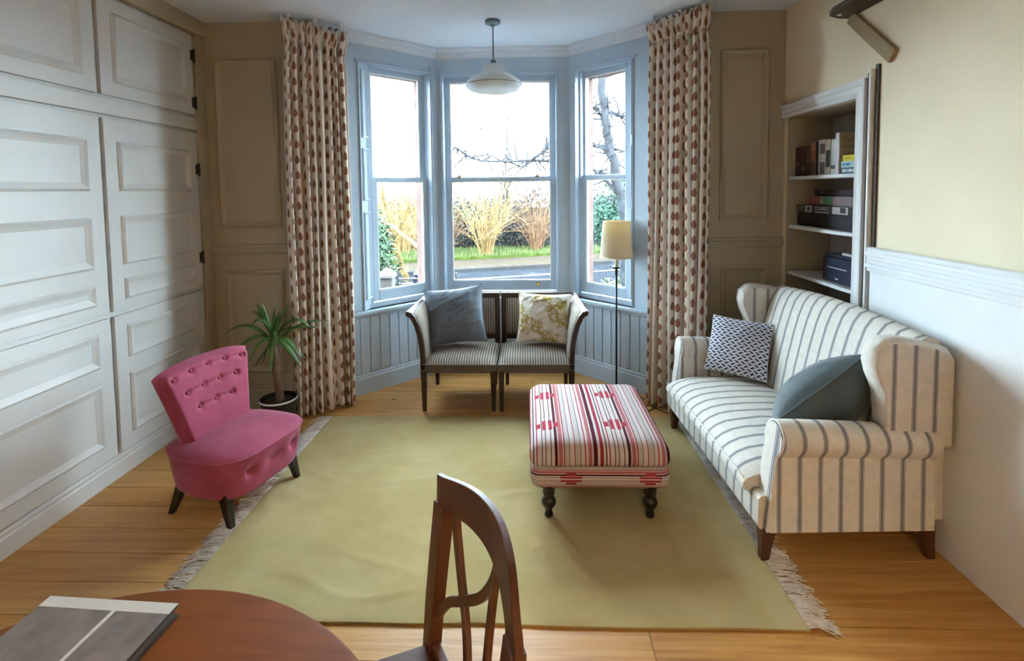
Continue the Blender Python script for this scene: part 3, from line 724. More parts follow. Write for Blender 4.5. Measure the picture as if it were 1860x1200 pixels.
# ================================================================== SOFA (faces the room, back to the right wall)
def sofa():
    O=V(1.3,2.75,0); r=thing('sofa','cream wing-back sofa with navy stripes along the right wall','sofa',tuple(O),radians(2.0))
    Y0,Y1=2.10,3.42
    def put(name,mb,par=r,**k):
        mb.v=[tuple(Vector(p)-O) for p in mb.v]; return mb.build(name,SOFA,par,**k)
    # legs
    for (x,y,dx) in ((.985,Y0+.055,-.012),(.985,Y1-.06,-.012),(1.66,Y0+.06,.03),(1.66,Y1-.06,.03)):
        mb=MB(); mb.loft([[V(x+dx*(1-z/.16)+q*w,y+p*w,z)-O for q,p in ((-1,-1),(1,-1),(1,1),(-1,1))] for z,w in ((0,.017),(.06,.021),(.16,.031))])
        mb.build('leg',MWOOD,r,bevel=.004)
    # seat rail / base
    mb=MB(); ring=lambda y:[V(.945,y,.155),V(.935,y,.17),V(.935,y,.285),V(.95,y,.30),V(1.68,y,.30),V(1.68,y,.155)]
    mb.loft([ring(y) for y in (Y0+.03,2.4,2.75,3.1,Y1-.03)],uvf=lambda p,a,k:(p.y,p.z)); put('seat_rail',mb)
    # seat cushion
    mb=MB(); N=40; rings=[]
    for j in range(N+1):
        t=j/N; y=2.205+1.10*t
        e=min(1,min(t,1-t)*14); e=sin(e*pi/2)
        cr=.022*sin(pi*t)**.6
        w=.005*noise.noise(V(0,y*9,2))
        sec=[(1.50,.285),(1.50,.375+cr*.6),(1.42,.388+cr),(1.30,.395+cr+w),(1.18,.395+cr-w),(1.07,.388+cr+w),(1.00,.378+cr*.9),(.95,.362+cr*.6),(.92,.345+cr*.3),(.905,.325),(.902,.30),(.908,.283)]
        rings.append([V(x,y,.283+(z-.283)*(.80+.2*e)) for x,z in sec])
    mb.loft(rings,uvf=lambda p,a,k:(p.y,p.z)); sc_=put('seat_cushion',mb,smooth=True,auto=60)
    mb=MB(); mb.tube([V(.906,2.205+1.10*t/20,.340+.006*sin(pi*t/20)) for t in range(21)],.0035,6)
    mb.v=[tuple(Vector(p)-O) for p in mb.v]; mb.build('piping',PIPING,sc_,smooth=True)
    # back
    prof=[(1.46,.33),(1.475,.45),(1.50,.58),(1.535,.72),(1.565,.82),(1.592,.885),(1.625,.925),(1.665,.938),(1.705,.925),(1.73,.885),(1.745,.80),(1.75,.16),(1.58,.16)]
    mb=MB(); rings=[]
    for j in range(25):
        t=j/24; y=2.17+1.18*t; hump=.055*sin(pi*min(1,max(0,(1-t)*.75+.12)))
        rings.append([V(x,y,z+hump*max(0,(z-.5)/.45)) for x,z in prof])
    mb.loft(rings,uvf=lambda p,a,k:(p.y,p.z)); put('backrest',mb,smooth=True,auto=50)
    # arms: rolled top, flat side, scrolled front panel
    for s,yo in ((-1,Y0),(1,Y1)):
        def sec():
            cy=yo-s*.055+s*.01; rr=.074; P=[]
            P.append((yo,.158)); P.append((yo-s*.004,.30)); P.append((yo-s*.008,.478))
            for k in range(15):
                a=radians(215-250*k/14)      # from outer underside over the top to the inner side
                P.append((cy-s*rr*cos(a),.548+rr*.98*sin(a)))
            P.append((yo-s*.115,.46)); P.append((yo-s*.115,.158))
            return P
        SEC=sec()
        xs=[.952,.958,.975,1.05,1.15,1.25,1.35,1.45,1.55,1.66]
        rings=[]
        for i,x in enumerate(xs):
            sh=.93 if i==0 else (.975 if i==1 else 1.0)
            cz=.36; cyy=yo-s*.055
            ring=[]
            for (y,z) in SEC:
                yy=cyy+(y-cyy)*sh; zz=cz+(z-cz)*(1-(1-sh)*.6)
                lean=.058*max(0,(zz-.15)/.47) if x<1.3 else .058*max(0,(zz-.15)/.47)*max(0,(1.66-x)/.36)
                drop=-.028*max(0,(x-1.0)/.6)*max(0,(zz-.3)/.3)
                ring.append(V(x+lean,yy,zz+drop))
            rings.append(ring)
        mb=MB(); mb.loft(rings,True,False,uvf=lambda p,a,k:(p.x-.02,p.z)); mb.face([len(rings[0])*(len(rings)-1)+k for k in range(len(rings[0]))],None)
        arm=put('arm',mb,smooth=True,auto=40)
        mb=MB(); i=mb.add(rings[0]); ids=[i+k for k in range(len(rings[0]))][::-1]
        mb.face(ids,[(rings[0][k-i].y*.5+.019,0) for k in ids]); put('arm_front',mb)
        mb=MB(); mb.tube([p for p in rings[1]],.0045,6); mb.v=[tuple(Vector(p)-O) for p in mb.v]; mb.build('piping',PIPING,arm,smooth=True)
        # wing
        poly=[(1.52,.50),(1.455,.56),(1.445,.66),(1.435,.74),(1.405,.81),(1.390,.87),(1.400,.93),(1.44,.965),(1.50,.97),(1.60,.955),(1.70,.93),(1.735,.88),(1.74,.50)]
        rings=[]
        ya=yo-s*.005; yb=yo-s*.105
        for (y,k) in ((ya,.93),(ya-s*.02,1.0),(yb+s*.02,1.0),(yb,.93)):
            rings.append([V(1.56+(x-1.56)*k,y,.74+(z-.74)*k) for x,z in poly])
        mb=MB(); mb.loft(rings,True,False,uvf=lambda p,a,k:(.004*a,p.z)); n_=len(poly)
        mb.face([k for k in range(n_)][::-1],[(rings[0][k].x+.03,0) for k in range(n_)][::-1]); b_=n_*3; mb.face([b_+k for k in range(n_)],[(rings[3][k].x+.03,0) for k in range(n_)])
        put('wing',mb,smooth=True,auto=50,bevel=.006)
sofa()
pillow('cushion','blue and white woven cushion with zigzag pattern at the far end of the striped sofa',(1.315,3.215,.598),(.83,-.52,-.05),(.36,.36,.86),.36,.36,.13,herring(),seed=9,wr=.008)
pillow('cushion','dark teal velvet cushion tipped on its corner against the near sofa arm',(1.365,2.40,.585),(.79,.04,.58),(-.36,-.68,.58),.50,.46,.29,TEAL,seed=14,wr=.012,ears=.07)

# ================================================================== OTTOMAN
def kilim():
    t=NT('red_striped_kilim'); u,v=t.uv(); oc=t.coord()
    PER=.345
    uw=t.mt('ADD',u,t.mt('MULTIPLY',t.mt('SUBTRACT',t.noise(oc,14,2),.5),.004))
    p=t.mt('FRACT',t.mt('DIVIDE',uw,PER))
    W=(.52,.45,.43); R=(.29,.028,.05); D=(.075,.010,.022); PK=(.38,.12,.13); G=(.44,.385,.37)
    seq=[(.0,W),(.03,D),(.045,W),(.075,R),(.09,W),(.13,W),(.15,D),(.162,W),(.20,D),(.212,W),(.25,W),(.275,D),(.288,W),(.33,D),(.37,W),(.385,PK),(.44,W),(.455,R),(.47,G),(.53,D),(.538,W),(.60,R),(.612,G),(.68,D),(.688,W),(.74,R),(.755,W),(.79,PK),(.84,W),(.86,D),(.915,W),(.95,R)]
    col=t.ramp(p,seq,'CONSTANT')
    def blk(u0,u1,v0,v1):
        a=t.mt('MULTIPLY',t.mt('GREATER_THAN',p,u0),t.mt('LESS_THAN',p,u1))
        b=t.mt('MULTIPLY',t.mt('GREATER_THAN',v,v0),t.mt('LESS_THAN',v,v1)); return t.mt('MULTIPLY',a,b)
    f=None
    for vb in (.165,.54):
        for q in ((.075,.145,vb,vb+.05),(.17,.225,vb-.025,vb+.075),(.26,.315,vb-.028,vb+.078),(.335,.405,vb+.002,vb+.048)):
            g=blk(*q); f=g if f is None else t.mt('MAXIMUM',f,g)
    col=t.mix(f,col,(.34,.03,.055))
    t.bump(t.noise(t.map(oc,(300,80,80)),1,2),.4,.004)
    return t.set(col,.95,spec=.1)
def ottoman():
    x0,x1,y0,y1=.0,.66,2.365,3.165
    O=V((x0+x1)/2,(y0+y1)/2,0); r=thing('ottoman','long footstool upholstered in red and cream striped kilim on turned black legs','ottoman',(O.x,O.y,.011))
    K=kilim(); hw,hd=(x1-x0)/2,(y1-y0)/2
    def rrect(hx,hy,rad,n=6):
        P=[]
        for cx,cy,a0 in ((hx-rad,hy-rad,0),(-hx+rad,hy-rad,90),(-hx+rad,-hy+rad,180),(hx-rad,-hy+rad,270)):
            for k in range(n+1):
                a=radians(a0+90*k/n); P.append((cx+rad*cos(a),cy+rad*sin(a)))
        return P
    lev=[(.272,-.020,.03),(.276,-.004,.035),(.292,.004,.04),(.315,.006,.045),(.340,.003,.05),(.360,-.008,.055),(.374,-.024,.055),(.384,-.055,.05),(.390,-.11,.04),(.394,-.18,.03),(.396,-.25,.02)]
    mb=MB(); rings=[[V(x,y,z) for x,y in rrect(hw+d,hd+d,max(.01,rd))] for z,d,rd in lev]
    def uvt(p,a,k):
        v=p.y+hd
        if p.z<.36: v=p.y+hd+(.36-p.z)*(1 if p.y>0 else -1)
        return (p.x+hw,v)
    mb.loft(rings,uvf=uvt); mb.build('cushion_top',K,r,smooth=True,auto=70)
    lev=[(.150,-.045,.03),(.158,-.022,.035),(.178,-.004,.04),(.205,.004,.045),(.235,.004,.045),(.258,-.006,.04),(.268,-.02,.03)]
    mb=MB(); rings=[[V(x,y,z) for x,y in rrect(hw+d,hd+d,rd)] for z,d,rd in lev]
    mb.loft(rings,uvf=lambda p,a,k:(p.z*1.9+.02,(p.x+hw)*1.0)); mb.build('base',K,r,smooth=True,auto=70)
    for sx in (-1,1):
        for sy in (-1,1):
            mb=MB(); mb.lathe([(.0,0),(.018,.0),(.022,.008),(.019,.018),(.016,.03),(.021,.045),(.032,.06),(.036,.075),(.031,.09),(.020,.10),(.028,.112),(.031,.125),(.026,.137),(.034,.148),(.034,.165)],20)
            o=mb.build('leg',LEGW,r,smooth=True,loc=(sx*(hw-.085),sy*(hd-.05),0))
ottoman()

# ================================================================== PINK NURSING CHAIR
def pink_chair():
    c=V(-1.571,2.578,0); ang=math.atan2(-.257,.966)
    r=thing('nursing_chair','pink velvet nursing chair with buttoned back on dark splayed legs','chair',tuple(c),ang)
    P=NT('pink_velvet'); oc=P.coord(); f=P.noise(oc,7,4)
    lw=P.node('ShaderNodeLayerWeight'); 
    col=P.ramp(f,[(.3,(.26,.042,.085)),(.7,(.36,.070,.122))])
    PINK=P.set(col,.75,spec=.15,sheen=.22)
    # seat: rounded D plan, deep skirt narrowing downwards. local x forward, y to the far side
    def plan(k,n,s=1.0,fx=.285,bx=-.235,hw=.285):
        a=2*pi*k/n
        ca,sa=cos(a),sin(a)
        ex=.50
        x=math.copysign(abs(ca)**ex,ca); y=math.copysign(abs(sa)**ex,sa)
        X=x*(fx if x>0 else -bx)
        W=hw*(1-.16*max(0,-x))
        # bowed front
        return X*s,(y*W)*s
    n=120
    lev=[(.135,.86),(.14,.885),(.17,.91),(.20,.928),(.22,.94),(.235,.948),(.25,.955),(.265,.963),(.285,.973),(.31,.985),(.325,.995),(.335,1.0),(.343,.992),(.352,.96),(.362,.88),(.372,.72),(.380,.5),(.384,.25),(.385,.05)]
    btn=[(.285,-.145),(.285,.0),(.285,.145)]
    mb=MB(); rings=[]
    for z,s in lev:
        ring=[]
        for k in range(n):
            x,y=plan(k,n,s)
            p=V(x,y,z)
            for (bx_,by) in btn:
                if x>.12:
                    d=sqrt((y-by)**2+((z-.25)*1.0)**2)
                    p.x-=.036*math.exp(-(d/.026)**2)
            ring.append(p)
        rings.append(ring)
    mb.loft(rings); seat=mb.build('seat',PINK,r,smooth=True,sub=1)
    mb=MB(); mb.tube([V(*plan(k,n,1.0),.337) for k in range(n)]+[V(*plan(0,n,1.0),.337)],.0055,6,False); mb.build('piping',PINK,seat,smooth=True)
    for bx_,by in btn:
        m2=MB(); m2.lathe([(.0,.006),(.006,.005),(.010,.001),(.010,-.004)],12); o=m2.build('button',PINK,seat,smooth=True,loc=(.236,by,.25)); o.rotation_euler=(0,radians(90),0)
    # back: trapezoid, slightly hollow, buttoned in three rows
    bt=[(-.21,.86),(-.105,.87),(0,.875),(.105,.87),(.21,.86),(-.15,.64),(-.05,.645),(.05,.645),(.15,.64),(-.10,.42),(0,.425),(.10,.42)]
    def bpos(u,v):
        # u across -1..1, v 0..1 up
        hw=.195+.082*v+.012*v*v
        y=u*hw
        z=.335+.385*v*(1-.00*u*u)+.020*v*(1-abs(u)**2.5)-.012*v*abs(u)**6
        x=-.105-.105*v+.035*abs(u)**2*(.3+.7*v)
        return V(x,y,z)
    def front(uu,vv):
        u=2*uu-1; v=vv
        p=bpos(u,v)
        e=min(1,(1-abs(u))*7)*min(1,(1-v)*9)*min(1,v*9+.3); e=sin(max(0,e)*pi/2)
        dep=.050*e+.012*cos(u*1.5)*e
        for (by,bv) in bt:
            d=sqrt((p.y-by*1.0)**2+((v-bv)*.385)**2)
            dep-=.013*math.exp(-(d/.015)**2)
        # pleat between buttons of a row
        for bv,lim in ((.87,.23),(.643,.17),(.423,.12)):
            if abs(p.y)<lim: dep-=.007*math.exp(-(((v-bv)*.385)/.008)**2)
        return p+V(dep,0,dep*.22)
    def backf(uu,vv):
        u=2*uu-1
        p=bpos(u,vv); e=min(1,(1-abs(u))*7)*min(1,(1-vv)*9)*min(1,vv*9+.3)
        return p+V(-.045*sin(max(0,e)*pi/2),0,0)
    mb=MB(); mb.grid(front,64,56); mb.grid(backf,40,30,flip=True)
    # close the rim
    rim=[(i/40,0) for i in range(40)]+[(1,j/30) for j in range(30)]+[(1-i/40,1) for i in range(40)]+[(0,1-j/30) for j in range(30)]
    mb.loft([[front(*q) for q in rim],[backf(*q) for q in rim]],True,False)
    back=mb.build('backrest',PINK,r,smooth=True)
    for (by,bv) in bt:
        hw=.195+.082*bv+.012*bv*bv; u=by/hw
        p=bpos(u,bv)+V(.0475,0,.012)
        m2=MB(); m2.lathe([(.0,.006),(.006,.005),(.0095,.001),(.0095,-.006)],12); o=m2.build('button',PINK,back,smooth=True,loc=p); o.rotation_euler=(0,radians(75),0)
    for (x,y,tx,ty) in ((.165,-.215,.207,-.228),(.165,.215,.207,.228),(-.135,-.17,-.19,-.205),(-.135,.17,-.19,.205)):
        mb=MB(); mb.loft([[V(x+(tx-x)*(1-z/.17)+q*w,y+(ty-y)*(1-z/.17)+pq*w,z) for q,pq in ((-1,-1),(1,-1),(1,1),(-1,1))] for z,w in ((0.0,.0135),(.05,.017),(.175,.026))]); mb.build('leg',LEGW,r,bevel=.004)
pink_chair()

# ================================================================== DRACAENA
def plant():
    c=V(-1.735,3.40,0); r=thing('potted_plant','tall dracaena with arching green leaves in a dark pot behind the pink chair','plant',tuple(c))
    mb=MB(); mb.lathe([(.0,.0),(.088,.0),(.098,.02),(.108,.10),(.116,.178),(.122,.18),(.122,.192),(.112,.192),(.108,.17),(.0,.165)],32)
    pot=mb.build('pot',plain('dark_glazed_pot',(.020,.020,.022),.25,.2),r,smooth=True,auto=40)
    mb=MB(); mb.lathe([(.1215,.180),(.1235,.182),(.1235,.190),(.1215,.193)],32); mb.build('rim_band',CASING,pot,smooth=True)
    mb=MB(); mb.lathe([(0,.170),(.06,.176),(.109,.168)],24); mb.build('soil',plain('soil',(.03,.02,.013),.95,.3,40,.5,80),pot,smooth=True)
    BARK=plain('cane_bark',(.18,.115,.085),.85,.3,30,.5,60)
    mb=MB(); pts=[(.01,0,.165),(.006,0,.25),(-.004,0,.35),(-.01,0,.45),(-.02,0,.55),(-.024,0,.62)]
    mb.tube(pts,[.029,.027,.026,.026,.022,.016],14); mb.build('cane',BARK,r,smooth=True)
    LEAF=NT('dracaena_leaf'); oc=LEAF.coord(); u,v=LEAF.uv()
    colr=LEAF.ramp(LEAF.noise(oc,9,3),[(.3,(.030,.095,.022)),(.7,(.085,.22,.045))])
    colr=LEAF.mix(LEAF.mt('LESS_THAN',LEAF.mt('ABSOLUTE',LEAF.mt('SUBTRACT',u,.5)),.07),colr,(.18,.34,.09))
    LM=LEAF.set(colr,.32,spec=.5)
    S_=1/273.
    crown=V(-.022,0,.615)
    # tip offset in (x,z) image-like cm, depth, mid rise, width
    L=[(-88,6,-.03,30,.030),(-62,-22,-.10,18,.030),(-30,-55,.06,4,.040),(-32,62,.02,6,.040),(-13,68,-.04,4,.016),(-40,-12,-.14,22,.028),(18,50,-.03,2,.034),(26,62,.06,4,.030),
       (72,14,.02,36,.026),(98,24,.10,14,.026),(82,8,.12,10,.024),(64,-34,-.10,22,.036),(60,-56,-.06,12,.036),(50,-52,.10,4,.038),(10,-66,-.12,12,.026),(-46,-62,.05,-4,.034),(-20,30,-.13,30,.030),(8,55,-.02,4,.020),(-66,36,.14,26,.026),(30,-10,-.16,26,.030),(-26,-34,-.15,16,.026)]
    rnd=random.Random(3)
    for (dx,dz,dy,rise,w) in L:
        tip=crown+V(dx*S_,dy,dz*S_); mid=crown.lerp(tip,.5)+V(0,0,rise*S_*1.4)
        mb=MB(); n=14; rows=[]
        st=crown+V(dx*S_*.04,dy*.05,rnd.uniform(-.05,.03))
        for i in range(n+1):
            t=i/n; p=st*(1-t)**2+mid*2*t*(1-t)+tip*t*t
            q=st*(1-min(1,t+.02))**2+mid*2*min(1,t+.02)*(1-min(1,t+.02))+tip*min(1,t+.02)**2
            d=(q-p) if (q-p).length>1e-6 else (tip-mid)
            d.normalize(); side=d.cross(V(0,0,1)+V(.2,-.5,0)); 
            if side.length<1e-4: side=V(1,0,0)
            side.normalize(); up_=side.cross(d)
            ww=w*.5*(.45+.55*min(1,t*4))*(1 if t<.55 else max(.02,1-((t-.55)/.45)**1.6))
            rows.append([p-side*ww+up_*ww*.35,p,p+side*ww+up_*ww*.35])
        b=[mb.add(rw) for rw in rows]
        for i in range(n):
            for k in range(2):
                mb.face((b[i]+k,b[i]+k+1,b[i+1]+k+1,b[i+1]+k),[(k/2,i/n),((k+1)/2,i/n),((k+1)/2,(i+1)/n),(k/2,(i+1)/n)])
        mb.build('leaf',LM,r,smooth=True,solid=.0012)
    # two dry leaves hanging on the cane
    for (x0,z0,x1,z1) in ((-.035,.50,-.05,.40),(-.01,.56,-.035,.47)):
        mb=MB(); mb.tube([(x0,-.02,z0),((x0+x1)/2-.006,-.032,(z0+z1)/2),(x1,-.03,z1)],[.003,.006,.002],6); mb.build('dry_leaf',plain('dry_leaf',(.45,.27,.08),.8),r,smooth=True)
plant()

# ================================================================== FLOOR LAMP
def floor_lamp():
    c=V(.675,3.95,0); r=thing('floor_lamp','slim black floor lamp with pleated cream shade in the right corner of the bay','lamp',tuple(c))
    mb=MB(); mb.lathe([(0,0),(.125,0),(.125,.012),(.10,.022),(.02,.03),(.012,.05),(0,.05)],32); mb.build('base',BLACKIRON,r,smooth=True,auto=40)
    mb=MB(); mb.tube([(0,0,.045),(0,0,.35),(0,0,.98)],.0075,10); mb.lathe([(.0075,.93),(.012,.94),(.0085,.955),(.014,.97),(.009,.98)],12); mb.build('pole',BLACKIRON,r,smooth=True)
    mb=MB(); mb.lathe([(.006,.978),(.022,.985),(.036,.998),(.037,1.001),(.02,.99),(.006,.986)],20); 
    mb.tube([(-.036,0,.998),(-.044,0,1.006)],.004,6); mb.tube([(.036,0,.998),(.044,0,1.006)],.004,6); mb.build('drip_pan',BLACKIRON,r,smooth=True)
    mb=MB(); mb.lathe([(.0,.985),(.0115,.985),(.0115,1.09),(.013,1.095),(.013,1.16),(0,1.16)],16); mb.build('candle_tube',plain('cream_card',(.70,.62,.38),.6),r,smooth=True,auto=40)
    t=NT('pleated_shade'); oc=t.coord(); t.set((.88,.84,.70),.9,spec=.1)
    tl=t.node('ShaderNodeBsdfTranslucent'); tl.inputs[0].default_value=(.85,.68,.34,1)
    mx=t.node('ShaderNodeMixShader'); mx.inputs[0].default_value=.38
    t.t.links.new(t.b.outputs[0],mx.inputs[1]); t.t.links.new(tl.outputs[0],mx.inputs[2]); t.t.links.new(mx.outputs[0],t.out.inputs[0])
    mb=MB(); n=288; mb.lathe([(.124,1.072),(.1235,1.08),(.112,1.22),(.1025,1.345),(.102,1.352)],n,flute=.0016,nf=96)
    sh=mb.build('lamp_shade',t.m,r,smooth=True,solid=.0015)
    mb=MB(); mb.lathe([(.1245,1.070),(.1262,1.072),(.1255,1.082),(.1238,1.082)],48); mb.build('trim_band',t.m,sh,smooth=True)
    mb=MB(); mb.lathe([(.1035,1.343),(.1045,1.345),(.1045,1.353),(.1025,1.354)],48); mb.build('trim_band',t.m,sh,smooth=True)
    mb=MB()
    for k in range(3):
        a=2*pi*k/3; mb.tube([(0,0,1.16),(.102*cos(a),.102*sin(a),1.345)],.0018,6)
    mb.build('shade_carrier',BRASS,r)
    # flex trailing to the wall by the curtain
    mb=MB(); mb.tube([(.12,-.02,.006),(.20,-.12,.005),(.24,-.26,.005),(.17,-.34,.005),(.13,-.30,.006),(.20,-.24,.008),(.27,-.33,.005),(.30,-.37,.005)],.0035,6); mb.build('flex',BLACKIRON,r,smooth=True)
floor_lamp()

# ================================================================== PENDANT
def pendant():
    c=V(-.243,3.76,ZC); r=thing('pendant_light','prismatic glass pendant light hanging from the ceiling in front of the bay','pendant light',tuple(c))
    CH=plain('grey_metal',(.16,.19,.21),.35,.1,8,metal=.7)
    mb=MB(); mb.lathe([(0,0),(.052,0),(.056,-.006),(.056,-.018),(.048,-.026),(.022,-.030),(.016,-.040),(.006,-.046),(0,-.046)],32); mb.build('ceiling_rose',CH,r,smooth=True,auto=40)
    mb=MB(); mb.tube([(0,0,-.04),(0,0,-.16),(0,0,-.292)],.0042,8); mb.build('flex',BLACKIRON,r,smooth=True)
    mb=MB(); mb.lathe([(0,-.284),(.018,-.284),(.020,-.290),(.020,-.312),(.012,-.318),(0,-.318)],20); mb.build('gallery',CH,r,smooth=True,auto=40)
    t=NT('prismatic_glass'); t.set((.80,.90,.97),.08,spec=.8); t.b.inputs['Alpha'].default_value=.985
    t.b.inputs['Transmission Weight'].default_value=.04
    prof=[(.014,-.309),(.044,-.310),(.062,-.315),(.074,-.330),(.082,-.352),(.092,-.376),(.118,-.386),(.156,-.404),(.184,-.426),(.199,-.448),(.204,-.462)]
    mb=MB(); mb.lathe(prof,240,flute=.0012,nf=80); sh=mb.build('glass_shade',t.m,r,smooth=True)
    mb=MB(); mb.lathe([(.202,-.462),(.192,-.482),(.165,-.502),(.11,-.516),(.04,-.522),(.0,-.522)],160,flute=.0008,nf=80); mb.build('glass_bowl',t.m,r,smooth=True)
    mb=MB(); n=48; mb.tube([(.206*cos(2*pi*k/n),.206*sin(2*pi*k/n),-.462) for k in range(n+1)],.0022,6,False); mb.build('rim_wire',CH,sh,smooth=True)
    mb=MB(); mb.lathe([(0,-.318),(.013,-.32),(.013,-.345),(.024,-.37),(.03,-.395),(.024,-.418),(0,-.428)],20)
    b=NT('frosted_bulb'); b.set((.9,.9,.88),.3); mb.build('bulb',b.m,r,smooth=True)
pendant()
# ================================================================== ROUND TABLE, DINING CHAIR
TABW=wood('table_mahogany',(.215,.062,.012),(.135,.036,.008),.5,2.2,(1.2,9,4),coat=.0,spec=.1)
def table():
    c=V(-.715,.466,0); r=thing('round_table','round reddish mahogany table at the lower left','table',tuple(c))
    mb=MB(); R=.573
    mb.lathe([(0,.722),(R-.03,.722),(R-.008,.728),(R,.735),(R,.742),(R-.006,.749),(R-.012,.75),(0,.75)],96); mb.build('table_top',TABW,r,smooth=True,auto=30)
    mb=MB(); mb.lathe([(R-.10,.66),(R-.09,.66),(R-.09,.722),(R-.10,.722)],64); mb.build('apron',TABW,r,smooth=True,auto=30)
    mb=MB(); mb.lathe([(.0,.20),(.05,.20),(.06,.24),(.045,.30),(.065,.38),(.05,.48),(.04,.60),(.08,.66),(.12,.722),(0,.722)],32); mb.build('pedestal',TABW,r,smooth=True)
    for k in range(4):
        a=radians(45+90*k); d=V(cos(a),sin(a),0); mb=MB()
        ribbon(mb,[d*.03+V(0,0,.27),d*.14+V(0,0,.24),d*.28+V(0,0,.12),d*.38+V(0,0,.03),d*.42+V(0,0,.021)],V(-sin(a),cos(a),0)*.045,.04); mb.build('leg',TABW,r,bevel=.005)
    # flat picture book on the table
    b=thing('picture_book','flat dark book with pale bordered cover lying on the round table','book',(-.86,.83,.751),radians(-3))
    DK=plain('book_board',(.035,.030,.028),.5,.2); PL=plain('pale_print',(.62,.62,.60),.5,.05); GR=plain('grey_print',(.20,.17,.16),.5,.25,25)
    mb=MB(); mb.box((-.14,-.16,0),(.14,.14,.004)); mb.box((-.14,-.16,.021),(.14,.14,.025)); mb.box((-.14,-.16,.004),(-.132,.14,.021)); mb.build('cover',DK,b,bevel=.001)
    mb=MB(); mb.box((-.132,-.155,.004),(.134,.135,.021)); mb.build('page_block',plain('paper',(.10,.09,.085),.8),b)
    mb=MB(); mb.box((-.14,.114,.025),(.14,.14,.0258)); mb.build('pale_border',PL,b)
    mb=MB(); mb.box((.02,-.16,.025),(.028,.114,.0258)); mb.build('pale_line',PL,b)
    mb=MB(); mb.box((-.139,-.159,.025),(.02,.114,.0254)); mb.box((.028,-.159,.025),(.139,.114,.0254)); mb.build('printed_panels',GR,b)
table()
def dining_chair():
    PF=V(-.221,1.239,0); w=V(.4454,-.8953,0); nn=V(.8953,.4454,0); W=.438
    O=PF+w*(W/2)-nn*.20
    r=thing('dining_chair','mahogany dining chair with curved crest rail and open lattice back, nearest the viewer','chair',tuple(O))
    ZT=.88
    def B(s,h,off=0):   # back plane: s from far stile, h relative to top, off = towards the outside
        bow=.042*sin(pi*max(0,min(1,s/W)))
        return PF+w*s+nn*(h*.10+bow*max(0,1+h/.55)+off)+V(0,0,ZT+h)-O
    def bar(name,pts,wid,thick):
        mb=MB(); rings=[]
        for i,(s,h) in enumerate(pts):
            s0,h0=pts[max(i-1,0)]; s1,h1=pts[min(i+1,len(pts)-1)]
            ds,dh=s1-s0,h1-h0; l=sqrt(ds*ds+dh*dh); ps,ph=-dh/l,ds/l
            wd=wid[i] if isinstance(wid,list) else wid
            rings.append([B(s-ps*wd/2,h-ph*wd/2,-thick/2),B(s+ps*wd/2,h+ph*wd/2,-thick/2),B(s+ps*wd/2,h+ph*wd/2,thick/2),B(s-ps*wd/2,h-ph*wd/2,thick/2)])
        mb.loft(rings); return mb.build(name,MWOOD,r,bevel=.0025)
    def sm(pts,n=18):
        out=[]
        for i in range(n+1):
            t=i/n*(len(pts)-1); k=min(int(t),len(pts)-2); f=t-k
            p=[pts[max(k-1,0)],pts[k],pts[k+1],pts[min(k+2,len(pts)-1)]]
            out.append(tuple(.5*((2*p[1][j])+(-p[0][j]+p[2][j])*f+(2*p[0][j]-5*p[1][j]+4*p[2][j]-p[3][j])*f*f+(-p[0][j]+3*p[1][j]-3*p[2][j]+p[3][j])*f**3) for j in (0,1)))
        return out
    bar('crest_rail',sm([(-.018,-.040),(.06,-.022),(.13,-.010),(.22,-.006),(.30,-.012),(.365,-.026),(.415,-.052),(.432,-.095)],28),[.080-.016*max(0,(i/28-.7)/.3) for i in range(29)],.017)
    bar('stile',[(.010,-.06),(.006,-.20),(.004,-.32),(.010,-.43),(.02,-.52)],[.050,.052,.052,.048,.044],.032)
    bar('stile',[(.430,-.075),(.431,-.10),(.428,-.14),(.428,-.22),(.424,-.32),(.414,-.43),(.40,-.52)],[.058,.064,.066,.060,.054,.048,.044],.030)
    bar('splat',sm([(.060,-.045),(.085,-.11),(.125,-.185),(.170,-.25),(.205,-.32),(.22,-.41)]),.022,.014)
    bar('splat',sm([(.280,-.045),(.278,-.10),(.283,-.17),(.292,-.25),(.29,-.33),(.275,-.41)]),.022,.014)
    bar('cross_splat',sm([(.278,-.045),(.262,-.095),(.215,-.158),(.135,-.220),(.078,-.262),(.030,-.325)],26),.022,.014)
    bar('lower_rail',[(.0,-.41),(.21,-.41),(.43,-.41)],.04,.022)
    # seat and legs below the frame
    mb=MB(); P=[B(.0,-.43),B(.42,-.43)]; F=[P[0]-nn*.42-w*.03,P[1]-nn*.42+w*.03]
    rings=[]
    for z,k in ((.425,.97),(.44,1.0),(.462,1.0),(.472,.94)):
        ctr=(P[0]+P[1]+F[0]+F[1])/4
        rings.append([V(*(ctr+(q-ctr)*k).xy,z) for q in (P[0],P[1],F[1],F[0])])
    mb.loft(rings); mb.build('seat',MWOOD,r,bevel=.008)
    for q,lean in ((P[0]-nn*.02,nn*.05),(P[1]-nn*.02,nn*.05),(F[0]+nn*.03+w*.02,V(0,0,0)),(F[1]+nn*.03-w*.02,V(0,0,0))):
        mb=MB(); mb.loft([[V(*(q+lean*(1-z/.43)).xy,z)+w*a*k+nn*b*k for a,b in ((-1,-1),(1,-1),(1,1),(-1,1))] for z,k in ((0,.014),(.43,.020))]); mb.build('leg',MWOOD,r,bevel=.003)
dining_chair()

